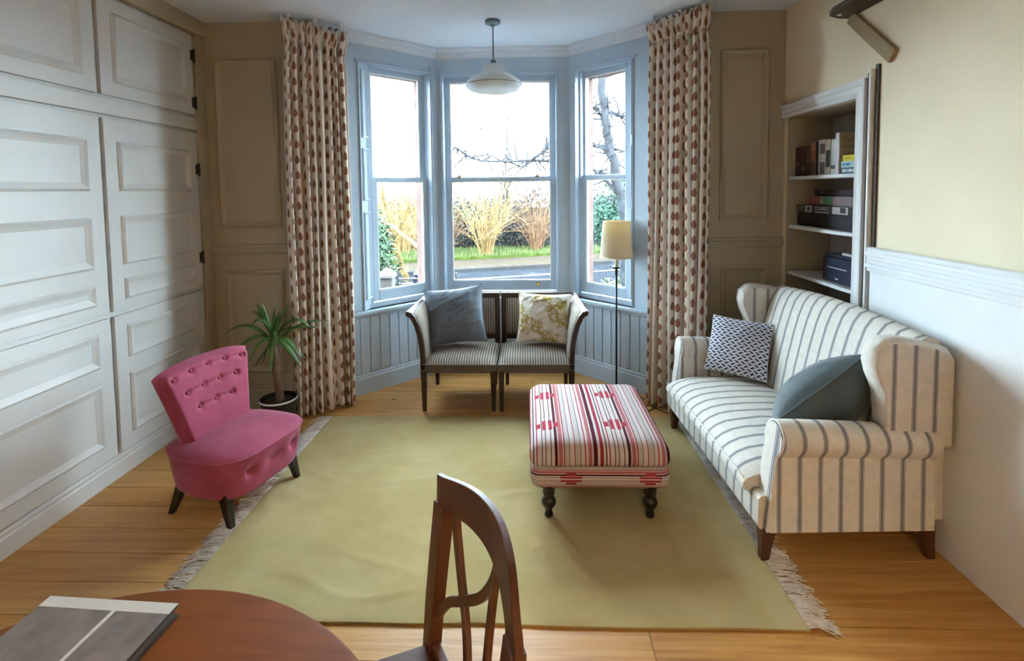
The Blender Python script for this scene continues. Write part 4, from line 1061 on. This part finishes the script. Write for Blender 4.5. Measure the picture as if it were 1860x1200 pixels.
# ================================================================== SHELF CONTENTS
def text_mesh(name,body,size,mat,parent,loc,rot,align='LEFT'):
    cu=bpy.data.curves.new(name,'FONT'); cu.body=body; cu.size=size; cu.align_x=align; cu.align_y='CENTER'; cu.resolution_u=2
    tmp=bpy.data.objects.new(name,cu); COL.objects.link(tmp)
    dg=bpy.context.evaluated_depsgraph_get(); me=bpy.data.meshes.new_from_object(tmp.evaluated_get(dg)); bpy.data.objects.remove(tmp)
    me.materials.clear(); me.materials.append(mat)
    o=bpy.data.objects.new(name,me); COL.objects.link(o); o.parent=parent; o.location=loc; o.rotation_euler=rot; return o
INK=plain('ink',(.03,.03,.03),.6); WHITEINK=plain('white_ink',(.75,.75,.73),.6)
PAPER=plain('page_paper',(.66,.60,.48),.9,.1,60)
def book(label,y0,y1,h,col,x=1.845,depth=.17,tilt=0,col2=None):
    """upright book, spine to the room (-X); y0<y1"""
    c=V(x,(y0+y1)/2,1.671); w=y1-y0
    r=thing('book',label,'book',tuple(c),group='books on the top alcove shelf'); r.rotation_euler=(radians(tilt),0,0)
    m=plain('cover_cloth',col,.5,.15,20)
    mb=MB(); mb.box((0,-w/2,0),(.004,w/2,h)); mb.box((.004,-w/2,0),(depth,-w/2+.003,h)); mb.box((.004,w/2-.003,0),(depth,w/2,h)); cv=mb.build('cover',m,r,bevel=.001,bseg=1)
    mb=MB(); mb.box((.004,-w/2+.003,.003),(depth-.006,w/2-.003,h-.004)); mb.build('pages',PAPER,r)
    if col2:
        for (za,zb,cc) in col2:
            mb=MB(); mb.box((-.0008,-w/2+.002,h*za),(0,w/2-.002,h*zb)); mb.build('spine_band',plain('spine_ink',cc,.5),cv)
    return r
ed=[3.605,3.547,3.487,3.413,3.367,3.343,3.312,3.252,3.205,3.143]
spec=[('dark maroon book, first from the corner on the top shelf',.195,(.035,.012,.016),[(.35,.5,(.10,.06,.06))]),
('maroon book, second from the corner on the top shelf',.198,(.045,.016,.020),[(.2,.3,(.14,.10,.10))]),
('brown patterned book, third from the corner on the top shelf',.195,(.085,.050,.038),[(.05,.45,(.035,.025,.02)),(.45,.6,(.14,.07,.05))]),
('slim orange red and cream spined book on the top shelf',.213,(.40,.20,.13),[(.02,.45,(.10,.08,.075)),(.45,.75,(.42,.10,.09))]),
('thin black book between the orange and white spines',.210,(.015,.014,.016),None),
('slim white book beside the thin black book',.222,(.60,.60,.60),None),
('white book with two grey photographs on its spine',.220,(.66,.66,.66),[(.02,.36,(.16,.15,.17)),(.60,.88,(.14,.14,.15))]),
('cream book with black lettering block on its spine',.215,(.50,.47,.36),[(.22,.70,(.03,.03,.03))]),
('pale grey book with dark teal band near its foot',.212,(.58,.60,.58),[(.16,.26,(.05,.11,.13))])]
for i,(lb,h,col,c2) in enumerate(spec): book(lb,ed[i+1]+.001,ed[i]-.001,h,col,1.842+.004*(i%3),.165,0,c2)
# the big book whose cover faces the window side
r=book('tall tan book with globes on its cover at the end of the upright row',3.106,3.139,.245,(.62,.60,.64),1.838,.20)
mb=MB(); mb.box((.006,-.0178,.002),(.199,-.0166,.243)); cv=mb.build('front_cover',plain('tan_cover',(.42,.33,.20),.5,.12,14),r)
def disc(parent,c,rad,mat,name):
    mb=MB(); n=28; mb.loft([[V(c[0]+rad*cos(2*pi*k/n),-.0179,c[1]+rad*sin(2*pi*k/n)) for k in range(n)],[V(c[0]+rad*cos(2*pi*k/n),-.0186,c[1]+rad*sin(2*pi*k/n)) for k in range(n)]]); mb.build(name,mat,parent)
disc(cv,(.150,.200),.045,plain('globe_green',(.10,.12,.06),.5,.5,30),'globe_print'); disc(cv,(.150,.115),.048,plain('globe_brown',(.13,.085,.035),.5,.4,30),'globe_print')
for i,wd in enumerate(('The','New','Climate','War')):
    text_mesh('lettering',wd,.034,plain('title_ink',(.16,.12,.06),.6),cv,(.022,-.0182,.205-.040*i),(radians(90),0,0))
def flatbook(label,y0,y1,z0,z1,col,txt=None,tc=INK,x=1.838,depth=.14):
    c=V(x,(y0+y1)/2,z0); L=y1-y0; h=z1-z0
    r=thing('book',label,'book',tuple(c),group='books on the top alcove shelf')
    mb=MB(); mb.box((0,-L/2,0),(.003,L/2,h)); mb.box((.003,-L/2,0),(depth,L/2,.002)); mb.box((.003,-L/2,h-.002),(depth,L/2,h)); cv=mb.build('cover',plain('cover_print',col,.45,.06,10),r,bevel=.0008,bseg=1)
    mb=MB(); mb.box((.003,-L/2+.003,.002),(depth-.004,L/2-.003,h-.002)); mb.build('pages',PAPER,r)
    if isinstance(txt,list):
        for (a_,b_) in txt:
            mb=MB(); mb.box((-.0006,L/2-b_,h*.28),(0,L/2-a_,h*.72)); mb.build('printed_mark',tc,cv)
    elif txt: text_mesh('lettering',txt,h*.62,tc,cv,(-.0006,L/2-.012,h/2),(radians(90),0,radians(-90)))
flatbook('blue book with white lettering at the bottom of the small stack',2.895,3.080,1.671,1.707,(.07,.16,.24),[(.014,.045),(.052,.060),(.068,.105),(.112,.150)],WHITEINK)
flatbook('pale blue book in the middle of the small stack',2.890,3.082,1.708,1.743,(.42,.62,.66),[(.012,.034),(.040,.085)],plain('blue_ink',(.12,.30,.42),.6))
flatbook('bright yellow book on top of the small stack',2.892,3.066,1.744,1.778,(.80,.66,.02),'KELLIE',plain('dark_ink',(.10,.09,.03),.6))
# board games on the second shelf
def gamebox(name,label,y0,y1,z0,z1,col,x0=1.86,x1=2.07,cat='game box'):
    c=V((x0+x1)/2,(y0+y1)/2,z0); h=z1-z0
    r=thing(name,label,cat,tuple(c),group='boxed games on the second alcove shelf'); hx,hy=(x1-x0)/2,(y1-y0)/2
    m=plain('box_print',col,.45,.15,12)
    mb=MB(); mb.box((-hx,-hy,h*.22),(hx,hy,h)); lid=mb.build('lid',m,r,bevel=.0015)
    mb=MB(); mb.box((-hx+.003,-hy+.003,0),(hx-.003,hy-.003,h*.22)); mb.build('tray',plain('box_tray',sc3(col,.7),.6),r)
    return r,lid,hx,hy,h
gamebox('board_game','thick black game box at the bottom of the pile',2.945,3.600,1.336,1.424,(.012,.012,.018))
r,lid,hx,hy,h=gamebox('board_game','black board game box lettered in white, second from the bottom',2.985,3.615,1.425,1.476,(.022,.022,.022))
text_mesh('lettering','SCRABBLE',.034,WHITEINK,lid,(-hx-.0008,hy-.225,h*.64),(radians(90),0,radians(-90)))
for (a,b,za,zb,cc) in ((.115,.195,.1,.97,(.50,.50,.48)),(.14,.172,.3,.8,(.05,.05,.05)),(.42,.575,.1,.95,(.45,.44,.44)),(.50,.555,.25,.9,(.03,.03,.035)),(.0,.108,.15,.45,(.16,.17,.14)),(.0,.108,.55,.9,(.12,.13,.10))):
    mb=MB(); mb.box((-hx-.0006-.0002*(za>.2),hy-b,h*za),(-hx,hy-a,h*zb)); mb.build('printed_patch',plain('patch_ink',cc,.5,.1,40),lid)
for k in range(8):
    mb=MB(); mb.box((-hx-.0006,hy-.245-.020*k,h*.10),(-hx,hy-.23-.020*k,h*.26)); mb.build('tile_print',WHITEINK,lid)
r,lid,hx,hy,h=gamebox('board_game','multicoloured puzzle box with pink and green sides in the pile',3.000,3.505,1.477,1.536,(.20,.17,.165),1.875)
for (a,b,cc) in ((.02,.13,(.36,.10,.14)),(.155,.185,(.42,.38,.33)),(.185,.285,(.10,.32,.20)),(.29,.47,(.24,.17,.18))):
    mb=MB(); mb.box((-hx-.0006,hy-b,h*.12),(-hx,hy-a,h*.98)); mb.build('printed_patch',plain('patch_ink',cc,.5,.25,60),lid)
r,lid,hx,hy,h=gamebox('board_game','flat very dark red game box on top of the pile',3.050,3.450,1.537,1.578,(.022,.010,.013),1.89)
mb=MB(); mb.box((-hx-.0006,hy-.10,h*.4),(-hx,hy-.07,h*.7)); mb.build('printed_patch',plain('patch_ink',(.14,.12,.11),.5),lid)
# printer-like blue box on the third shelf
r=thing('printer','dark navy printer with a silver slot line on the third alcove shelf','printer',(1.955,3.09,1.014))
NV=plain('navy_plastic',(.016,.022,.055),.4,.1)
mb=MB(); mb.box((-.10,-.185,0),(.11,.185,.150)); bd=mb.build('body',NV,r,bevel=.008)
mb=MB(); mb.box((-.09,-.175,.150),(.10,.175,.170)); mb.build('lid',NV,r,bevel=.005)
SIL=plain('silver',(.68,.68,.68),.35)
mb=MB(); mb.box((-.103,-.06,.088),(-.099,.125,.092)); mb.build('slot_line',SIL,bd)
mb=MB(); mb.box((-.102,.02,.022),(-.099,.05,.030)); mb.build('badge',SIL,bd)
r=thing('remote_control','slim silver remote lying on top of the navy printer','remote',(1.90,3.03,1.185))
mb=MB(); mb.box((-.022,-.09,0),(.022,.09,.014)); b_=mb.build('case',SIL,r,bevel=.004)
mb=MB()
for k in range(6): mb.box((-.010,-.06+.02*k,.014),(.010,-.05+.02*k,.0155))
mb.build('buttons',INK,b_)

# ================================================================== HIGH WALL SHELF AND CEILING FITTING
r=thing('wall_shelf','dark wooden shelf high on the right wall above the alcove, with a tan bar standing in for its shadow','shelf',(XR,2.60,2.53))
mb=MB(); mb.prism([(0,.38),(-.07,.37),(-.135,.33),(-.155,.27),(-.16,-.45),(0,-.45)],.0,.03); mb.build('board',wood('driftwood',(.070,.048,.028),(.035,.023,.014),.6),r,bevel=.004)
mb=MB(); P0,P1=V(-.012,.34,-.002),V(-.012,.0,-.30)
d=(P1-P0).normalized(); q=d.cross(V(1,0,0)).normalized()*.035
mb.loft([[p-q-V(.011,0,0),p+q-V(.011,0,0),p+q+V(.011,0,0),p-q+V(.011,0,0)] for p in (P0,P1)]); mb.build('shadow_bar',wood('tan_shadow',(.36,.27,.14),(.26,.19,.10),.7),r,bevel=.003)  # diagonal tan bar modelled in place of the shelf's shadow on the wall
for yy in (.30,-.2):
    mb=MB(); mb.tube([(-.10,yy,-.004),(-.10,yy,.0)],.012,10); mb.build('screw_cap',CASING,r)
r=thing('smoke_alarm','small white round fitting on the ceiling at the top left','ceiling fitting',(-1.545,3.12,ZC))
mb=MB(); mb.lathe([(0,0),(.052,0),(.052,-.012),(.046,-.026),(.02,-.030),(0,-.030)],32); mb.build('body',plain('white_plastic',(.80,.80,.78),.4,.02),r,smooth=True,auto=40)
mb=MB(); mb.lathe([(0,-.030),(.008,-.030),(.008,-.033),(0,-.034)],12); mb.build('test_button',CASING,r,smooth=True)

# ================================================================== OUTSIDE
ZG=-.6
RD=V(.947,.32,0); RN=V(-.32,.947,0)
def strip(name,n0,n1,mat,z0,z1,l0=-30,l1=30):
    mb=MB(); P=[RD*l0+RN*n0,RD*l1+RN*n0,RD*l1+RN*n1,RD*l0+RN*n1]
    mb.loft([[p+V(0,0,z0) for p in P],[p+V(0,0,z1) for p in P]]); return struct(mb.build(name,mat))
ASPH=plain('asphalt',(.0125,.0142,.017),.85,.15,3,.3,40,spec=0); EARTH=plain('leaf_litter',(.020,.016,.012),.95,.35,5,.5,20,spec=0)
PAVE=plain('pavement',(.029,.024,.018),.9,.2,4,.3,30,spec=0); TURF=plain('verge_turf',(.024,.036,.010),.95,.35,6,.6,25,spec=0)
strip('ground',-25,60,EARTH,ZG-.25,ZG-.03,-45,45)
strip('ground_road',9.2,13.6,ASPH,ZG-.029,ZG)
strip('ground_pavement_far',13.6,15.4,PAVE,ZG-.029,ZG+.07)
strip('ground_pavement_near',7.9,9.2,PAVE,ZG-.029,ZG+.05)
strip('ground_verge',15.4,18.2,TURF,ZG-.029,ZG+.16)
strip('trim_road_line',12.33,12.47,plain('road_paint',(.085,.085,.085),.7),ZG,ZG+.004)
strip('trim_kerb',13.5,13.62,plain('kerb_stone',(.022,.022,.023),.8,spec=0),ZG-.02,ZG+.09)
def twigs(mb,base,h,spread,n,rnd,rad=.02,sub=6,seg=7):
    for _ in range(n):
        a=rnd.uniform(0,2*pi); hf=.30+.70*rnd.random()**1.1; sp=spread*sqrt(rnd.random())*(.35+.65*hf); hh=h*hf
        p0=base+V(cos(a)*.22*rnd.random(),sin(a)*.22*rnd.random(),0)
        tip=base+V(cos(a)*sp,sin(a)*sp,hh)
        mid=p0.lerp(tip,.45)+V(-cos(a)*sp*.16,-sin(a)*sp*.16,hh*.14)
        pts=[]; jj=V(0,0,0)
        for i in range(seg+1):
            t=i/seg; jj=jj+V(rnd.uniform(-1,1),rnd.uniform(-1,1),rnd.uniform(-.4,.4))*h*.018
            pts.append(p0*(1-t)**2+mid*2*t*(1-t)+tip*t*t+jj)
        mb.tube(pts,[rad*(1-.85*i/seg) for i in range(seg+1)],3,False)
        for _k in range(sub):
            i=rnd.randint(1,seg-1); q=pts[i].lerp(pts[i+1],rnd.random()); dd=(pts[i+1]-pts[i]).normalized()
            o=V(rnd.gauss(0,1),rnd.gauss(0,1),rnd.gauss(.15,.7)); o.normalize()
            l=h*rnd.uniform(.10,.30); dv=(dd*.8+o).normalized()
            m_=q+dv*l*.5+V(rnd.gauss(0,1),rnd.gauss(0,1),rnd.gauss(0,1))*l*.06; e=q+dv*l+V(rnd.gauss(0,1),rnd.gauss(0,1),rnd.gauss(.3,1))*l*.10
            mb.tube([q,m_,e],[rad*.45,rad*.34,rad*.14],3,False)
            for _j in range(2):
                s0=m_.lerp(e,rnd.uniform(-.6,.9)); o2=V(rnd.gauss(0,1),rnd.gauss(0,1),rnd.gauss(.2,.8)); o2.normalize()
                mb.tube([s0,s0+(dv*.5+o2*.8)*l*rnd.uniform(.25,.5)],[rad*.26,rad*.10],3,False)
def shrub(label,px,py,h,spread,n,col,seed,rad=.02,sub=6,group='bare winter shrubs across the road',cat='shrub',z=ZG+.1):
    rnd=random.Random(seed); r=thing('bare_shrub',label,cat,(px,py,z),group=group)
    mb=MB(); twigs(mb,V(0,0,0),h,spread,max(5,n//7),rnd,rad*1.35,sub=0); mb.build('stems',plain('shrub_bark',col,.85,.25,8,spec=.1),r)
    mb=MB(); twigs(mb,V(0,0,0),h,spread,n,rnd,rad,sub=sub); o=mb.build('twigs',plain('twig_bark',sc3(col,1.1),.85,.3,3,spec=.1),r); o['kind']='stuff'
    return r
GOLD=(.115,.082,.038); ORNG=(.086,.051,.029); GREY=(.024,.025,.028)
shrub('tall golden multi-stemmed shrub in the middle of the central window',-1.34,16.3,4.0,2.3,44,GOLD,1,.020)
shrub('orange twiggy shrub right of the golden one',.25,17.4,3.2,1.7,40,ORNG,2,.013)
shrub('orange brown shrub at the left edge of the central window',-2.85,16.4,2.6,1.8,44,ORNG,3,.012)
shrub('grey twiggy shrub behind the orange one at the right of the central window',1.35,19.0,3.4,1.9,60,GREY,4,.017)
shrub('pale golden shrub seen through the left window',-4.2,17.0,4.6,2.4,46,(.14,.10,.045),5,.016)
shrub('loose pale shrub at the far left of the left window',-6.1,18.5,5.2,2.5,46,(.13,.095,.05),6,.016)
shrub('grey thicket behind the golden shrub',-1.0,22.0,3.4,3.2,60,GREY,7,.020)
shrub('grey thicket behind the left shrubs',-5.0,23.0,3.6,3.2,60,GREY,8,.020)
shrub('grey thicket behind the evergreen at the right',3.6,23.0,4.0,3.2,60,GREY,9,.020)
shrub('tall thin bare sapling rising behind the golden shrub',-.95,24,7.0,1.6,10,(.022,.021,.024),10,.045,10)
shrub('low orange shrub beside the leaning trunk',-3.15,15.4,1.5,.8,26,ORNG,12,.012)
def leafcloud(mb,c,rx,ry,rz,n,rnd,size,shell=.55):
    for _ in range(n):
        d=V(rnd.gauss(0,1),rnd.gauss(0,1),rnd.gauss(0,1)); d.normalize(); k=shell+(1-shell)*rnd.random()
        p=V(c[0]+d.x*rx*k,c[1]+d.y*ry*k,c[2]+d.z*rz*k)
        a=V(rnd.gauss(0,1),rnd.gauss(0,1),rnd.gauss(0,1)); a.normalize(); b=d.cross(a)
        if b.length<1e-3: continue
        b.normalize(); a=(a*.6+d*.5).normalized(); s_=size*rnd.uniform(.6,1.3)
        i=mb.add([p-a*s_,p+b*s_*.5,p+a*s_,p-b*s_*.5]); mb.face((i,i+1,i+2,i+3))
LEAFD=plain('evergreen_leaf',(.012,.034,.022),.55,.5,2,spec=.15); LEAFH=plain('hedge_leaf',(.017,.042,.018),.55,.5,3,spec=.15)
def evergreen(name,label,c,blobs,n,size,mat,seed,cat):
    rnd=random.Random(seed); r=thing(name,label,cat,c)
    mb=MB()
    for (x,y,z,rx,ry,rz) in blobs: leafcloud(mb,(x,y,z),rx,ry,rz,n,rnd,size)
    o=mb.build('foliage',mat,r); o['kind']='stuff'
    mb=MB()
    for (x,y,z,rx,ry,rz) in blobs: mb.tube([(x*.4,y*.4,0),(x*.8,y*.8,z*.6),(x,y,z+rz*.5)],[.06,.045,.02],6)
    mb.build('trunk',plain('evergreen_bark',(.06,.045,.035),.9),r)
evergreen('evergreen_bush','dense blue green evergreen behind the lamp in the right window',(3.3,18.4,ZG+.1),[(0,0,1.2,1.5,1.0,1.3),(.7,.2,2.2,1.1,.9,1.2),(-.8,0,.9,.9,.8,.9),(1.6,.4,1.4,1.3,1,1.5)],1800,.075,LEAFD,21,'bush')
evergreen('hedge','clipped green hedge beside the gate in the left window',(-2.93,8.2,ZG-.03),[(0,0,1.03,.82,.9,1.0),(.06,.1,1.36,.65,.8,.75),(-.7,-.1,1.0,.7,.9,.95)],5500,.034,LEAFH,22,'hedge')
evergreen('evergreen_bush','low dark bush behind the leaning trunk in the left window',(-3.6,19.5,ZG+.1),[(0,0,.7,1.5,.8,.8),(.9,.1,.9,.9,.7,.8)],1200,.07,LEAFD,23,'bush')
evergreen('garden_plant','small leafy garden plant seen low in the right window',(1.55,9.6,ZG+.02),[(0,0,.25,.38,.35,.25),(.4,.1,.35,.35,.3,.33)],500,.045,plain('garden_leaf',(.033,.055,.02),.6,.5,3),24,'plant')
BRAM=plain('bramble',(.016,.017,.017),.8,.5,1.5,spec=.05)
evergreen('bramble_bank','dark bramble bank behind the golden shrub',(-1.5,18.6,ZG-.02),[(-1.2,0,.45,1.3,.8,.75),(.3,.1,.5,1.3,.8,.8),(1.6,0,.45,1.2,.8,.7)],1500,.07,BRAM,31,'bush')
evergreen('bramble_bank','dark bramble bank at the right of the central window',(2.2,20.2,ZG-.02),[(-1.0,0,.5,1.2,.8,.8),(.4,.1,.6,1.3,.8,.9),(1.8,0,.5,1.2,.8,.8)],1500,.07,BRAM,32,'bush')
evergreen('bramble_bank','dark bramble bank beyond the leaning trunk',(-5.6,20.6,ZG-.02),[(-1.4,0,.5,1.4,.8,.8),(.2,.1,.55,1.4,.8,.9),(1.5,0,.5,1.3,.8,.8)],1500,.07,BRAM,33,'bush')
for i_,(bx_,by_) in enumerate(((-9.5,25.5),(-4.5,26.5),(.5,26.0),(5.5,26.5),(10.5,25.5))):
    evergreen('woodland_thicket',['far grey thicket at the left edge of the left window','far grey thicket behind the left window shrubs','far grey thicket behind the golden shrub','far grey thicket behind the evergreen','far grey thicket right of the evergreen'][i_],(bx_,by_,ZG-.02),[(-1.8,0,.8,1.7,.9,1.1+.3*(i_%2)),(0,.2,1.0,1.8,.9,1.3),(1.8,0,.85,1.7,.9,1.15)],1900,.10,BRAM,40+i_,'thicket')
# turf blades
rnd=random.Random(9); mb=MB()
for _ in range(9000):
    p=RD*rnd.uniform(-9,9)+RN*rnd.uniform(15.35,17.6); h=rnd.uniform(.05,.16); a=rnd.uniform(0,pi); w_=V(cos(a),sin(a),0)*.014; t_=V(rnd.uniform(-.05,.05),rnd.uniform(-.05,.05),h)
    z=ZG+.15; i=mb.add([p-w_+V(0,0,z),p+w_+V(0,0,z),p+t_+V(0,0,z)]); mb.face((i,i+1,i+2))
o=mb.build('verge_grass',plain('grass_blade',(.052,.068,.028),.7,.4,1.5,spec=.05)); o['kind']='stuff'; o['label']='short grass on the verge across the road'; o['category']='grass'
# trees
def tree(label,c,limbs,col,name='bare_tree',seed=1,tw=60,rad=.008):
    r=thing(name,label,'tree',c); O=Vector(c); rnd=random.Random(seed)
    bark=plain('tree_bark',col,.9,.3,8,.6,30,spec=.05)
    tr=None
    alltw=[]
    for i,(pts,r0,r1) in enumerate(limbs):
        mb=MB(); P=[Vector(p)-O for p in pts]
        # smooth
        Q=[]
        for k in range(len(P)-1):
            p=[P[max(k-1,0)],P[k],P[k+1],P[min(k+2,len(P)-1)]]
            for q in range(5):
                f=q/5; Q.append(.5*((2*p[1])+(-p[0]+p[2])*f+(2*p[0]-5*p[1]+4*p[2]-p[3])*f*f+(-p[0]+3*p[1]-3*p[2]+p[3])*f**3)+V(rnd.uniform(-1,1),rnd.uniform(-1,1),rnd.uniform(-1,1))*r0*.25)
        Q.append(P[-1])
        mb.tube(Q,[r0+(r1-r0)*k/(len(Q)-1) for k in range(len(Q))],8 if i==0 else 6)
        o=mb.build('trunk' if i==0 else 'branch',bark,r,smooth=True)
        alltw+= [(Q[k],(Q[min(k+1,len(Q)-1)]-Q[max(k-1,0)])) for k in range(1,len(Q))] if i>0 else [(Q[k],(Q[min(k+1,len(Q)-1)]-Q[max(k-1,0)])) for k in range(len(Q)//2,len(Q))]
    mb=MB()
    for _ in range(tw):
        q,d=rnd.choice(alltw); o_=V(rnd.uniform(-1,1),rnd.uniform(-.6,.6),rnd.uniform(-.7,.9)); o_.normalize()
        l=rnd.uniform(.15,.55); e=q+o_*l; m_=q.lerp(e,.5)+V(rnd.uniform(-1,1),0,rnd.uniform(-1,1))*l*.12
        mb.tube([q,m_,e],[rad,rad*.75,rad*.3],4,False)
        for _k in range(3):
            o2=V(rnd.uniform(-1,1),rnd.uniform(-.6,.6),rnd.uniform(-1,.8)); s0=m_.lerp(e,rnd.random()); mb.tube([s0,s0+o2*l*.35],[rad*.5,rad*.2],3,False)
    o=mb.build('twigs',bark,r); o['kind']='stuff'
tree('old grey tree with horizontal branches in the right window',(1.72,9.0,ZG),[
 ([(1.72,9,ZG),(1.70,9,.6),(1.65,9,1.3),(1.56,9,1.72),(1.427,9,2.343),(1.333,9,2.959),(1.258,9,3.664),(1.2,9,4.6)],.105,.06),
 ([(1.36,9,2.83),(1.04,8.9,3.05),(.72,8.8,3.15),(.45,8.7,3.55),(.30,8.7,3.75)],.035,.012),
 ([(1.35,9,2.95),(1.71,9.1,2.86),(2.2,9.2,2.75)],.042,.02),
 ([(1.45,9,2.27),(1.04,9,2.37),(.70,9,2.30),(.395,9,2.119),(0,9,2.11),(-.471,9,2.103),(-.9,9,2.14),(-1.291,9,2.35)],.042,.014),
 ([(1.45,9,2.3),(1.712,9.05,2.244),(2.1,9.1,2.1)],.024,.012),
 ([(1.1,9,2.9),(.75,9,2.72),(.40,9,2.40),(.05,9,2.10),(-.15,9,1.95)],.026,.014),
 ([(1.62,9,1.45),(1.35,9,1.75),(1.12,9,1.95),(.95,9,2.2)],.035,.012),
 ([(1.26,9,3.5),(1.05,9,3.9),(.8,9,4.1)],.03,.012)],(.026,.029,.034),seed=4,tw=240,rad=.016)
tree('pale sunlit trunk leaning diagonally across the left window',(-2.35,12.2,ZG),[
 ([(-2.35,12.2,ZG),(-2.45,12.1,0.0),(-2.56,12,.20),(-3.05,12,.62),(-3.58,12,1.05),(-4.2,12,1.6),(-4.8,12,2.6)],.062,.04),
 ([(-3.13,12,.70),(-3.14,12.1,1.2),(-3.13,12.2,1.75),(-3.05,12.3,2.7)],.035,.012),
 ([(-3.35,12,.85),(-3.5,12,1.5),(-3.75,12,2.2)],.03,.012)],(.10,.078,.040),seed=6,tw=60,rad=.008)
tree('short ivy covered trunk beside the gatepost in the left window',(-3.02,12.4,ZG),[
 ([(-3.02,12.4,ZG),(-3.10,12.3,-.2),(-3.27,12.2,.40),(-3.42,12.2,1.0),(-3.5,12.2,1.7)],.085,.04),
 ([(-3.27,12.2,.4),(-3.0,12.2,.9),(-2.85,12.2,1.3)],.03,.012)],(.075,.052,.020),seed=8,tw=40,rad=.008)
# gate, post and garden wall
r=thing('gate_post','pale stone gate post with pyramid cap in the left window','gate post',(-2.12,7.5,ZG-.03))
mb=MB(); mb.box((-.10,-.10,0),(.10,.10,.96)); mb.build('shaft',plain('pale_stone',(.045,.042,.036),.85,.15,10,.3,50),r,bevel=.006)
mb=MB(); mb.loft([[V(x*k,y*k,z) for x,y in ((-1,-1),(1,-1),(1,1),(-1,1))] for z,k in ((.96,.13),(1.0,.13),(1.10,.01))]); mb.build('cap',plain('cap_stone',(.065,.062,.056),.8,.1),r,bevel=.004)
r=thing('iron_gate','black wrought iron scroll gate in the left window','gate',(-1.98,7.5,ZG-.03))
mb=MB(); 
for x in (.03,.90): mb.tube([(x,0,.05),(x,0,1.02)],.014,6)
mb.tube([(.03,0,1.02),(.04,0,1.08),(.09,0,1.10),(.12,0,1.07)],.012,6)
for z in (.10,.70,.93): mb.tube([(.03,0,z),(.90,0,z)],.011,6)
mb.build('frame',BLACKIRON,r)
for k in range(4):
    mb=MB(); cx=.14+.21*k; pts=[]
    for i in range(26):
        a=i/25*2*pi*1.6; rr=.09*(1-i/32); pts.append((cx+rr*cos(a)*(1 if k%2 else -1),0,.815+rr*sin(a)))
    mb.tube(pts,.008,5); mb.build('scroll',BLACKIRON,r)
for k in range(7):
    mb=MB(); x=.12+.115*k; mb.tube([(x,0,.10),(x,0,.70)],.007,5); mb.build('bar',BLACKIRON,r)
r=thing('garden_wall','low red sandstone garden wall in front of the house','wall',(2.3,7.6,ZG-.03))
mb=MB(); mb.box((-3.3,-.12,0),(4.5,.12,.45)); mb.build('courses',STONE,r)
mb=MB(); mb.box((-3.32,-.15,.45),(4.52,.15,.52)); mb.build('coping',plain('coping_stone',(.11,.085,.07),.85),r,bevel=.01)
# wheelie bin behind the gate
r=thing('wheelie_bin','dark blue wheelie bin with domed lid standing beyond the iron gate','bin',(-1.62,8.3,ZG+.02))
BINP=plain('bin_plastic',(.010,.014,.035),.45,.1,3)
mb=MB(); mb.loft([[V(x*k,y*k*1.15,z) for x,y in ((-1,-1),(1,-1),(1,1),(-1,1))] for z,k in ((.03,.19),(.80,.24))]); mb.build('body',BINP,r,bevel=.02)
mb=MB(); mb.loft([[V(.27*cos(a)*c,.31*sin(a)*c,z) for a in [2*pi*k/24 for k in range(24)]] for z,c in ((.80,1.0),(.84,1.0),(.875,.85),(.895,.55),(.905,.15))]); mb.build('lid',BINP,r,smooth=True)
for x in (-.17,.17):
    mb=MB(); mb.tube([(x-.03,.26,.10),(x+.03,.26,.10)],.10,16); mb.build('wheel',BLACKIRON,r)
# ================================================================== UNSEEN PENDANT added behind the viewer as warm fill light
r=thing('pendant_light','unseen fabric-shaded pendant light added behind the viewer for warm fill','pendant light',(.3,-1.5,ZC))
mb=MB(); mb.lathe([(0,0),(.05,0),(.05,-.02),(.01,-.03),(0,-.03)],24); mb.build('ceiling_rose',CASING,r,smooth=True,auto=40)
mb=MB(); mb.tube([(0,0,-.02),(0,0,-.45)],.004,8); mb.build('flex',BLACKIRON,r)
mb=MB(); mb.lathe([(.12,-.42),(.20,-.66)],48); mb.build('lamp_shade',plain('linen_shade',(.70,.60,.42),.9),r,smooth=True,solid=.002)
ld=bpy.data.lights.new('fill_light','POINT'); ld.energy=24; ld.color=(1.0,.70,.42); ld.shadow_soft_size=.05
lo=bpy.data.objects.new('fill_light',ld); COL.objects.link(lo); lo.parent=r; lo.location=(0,0,-.56)
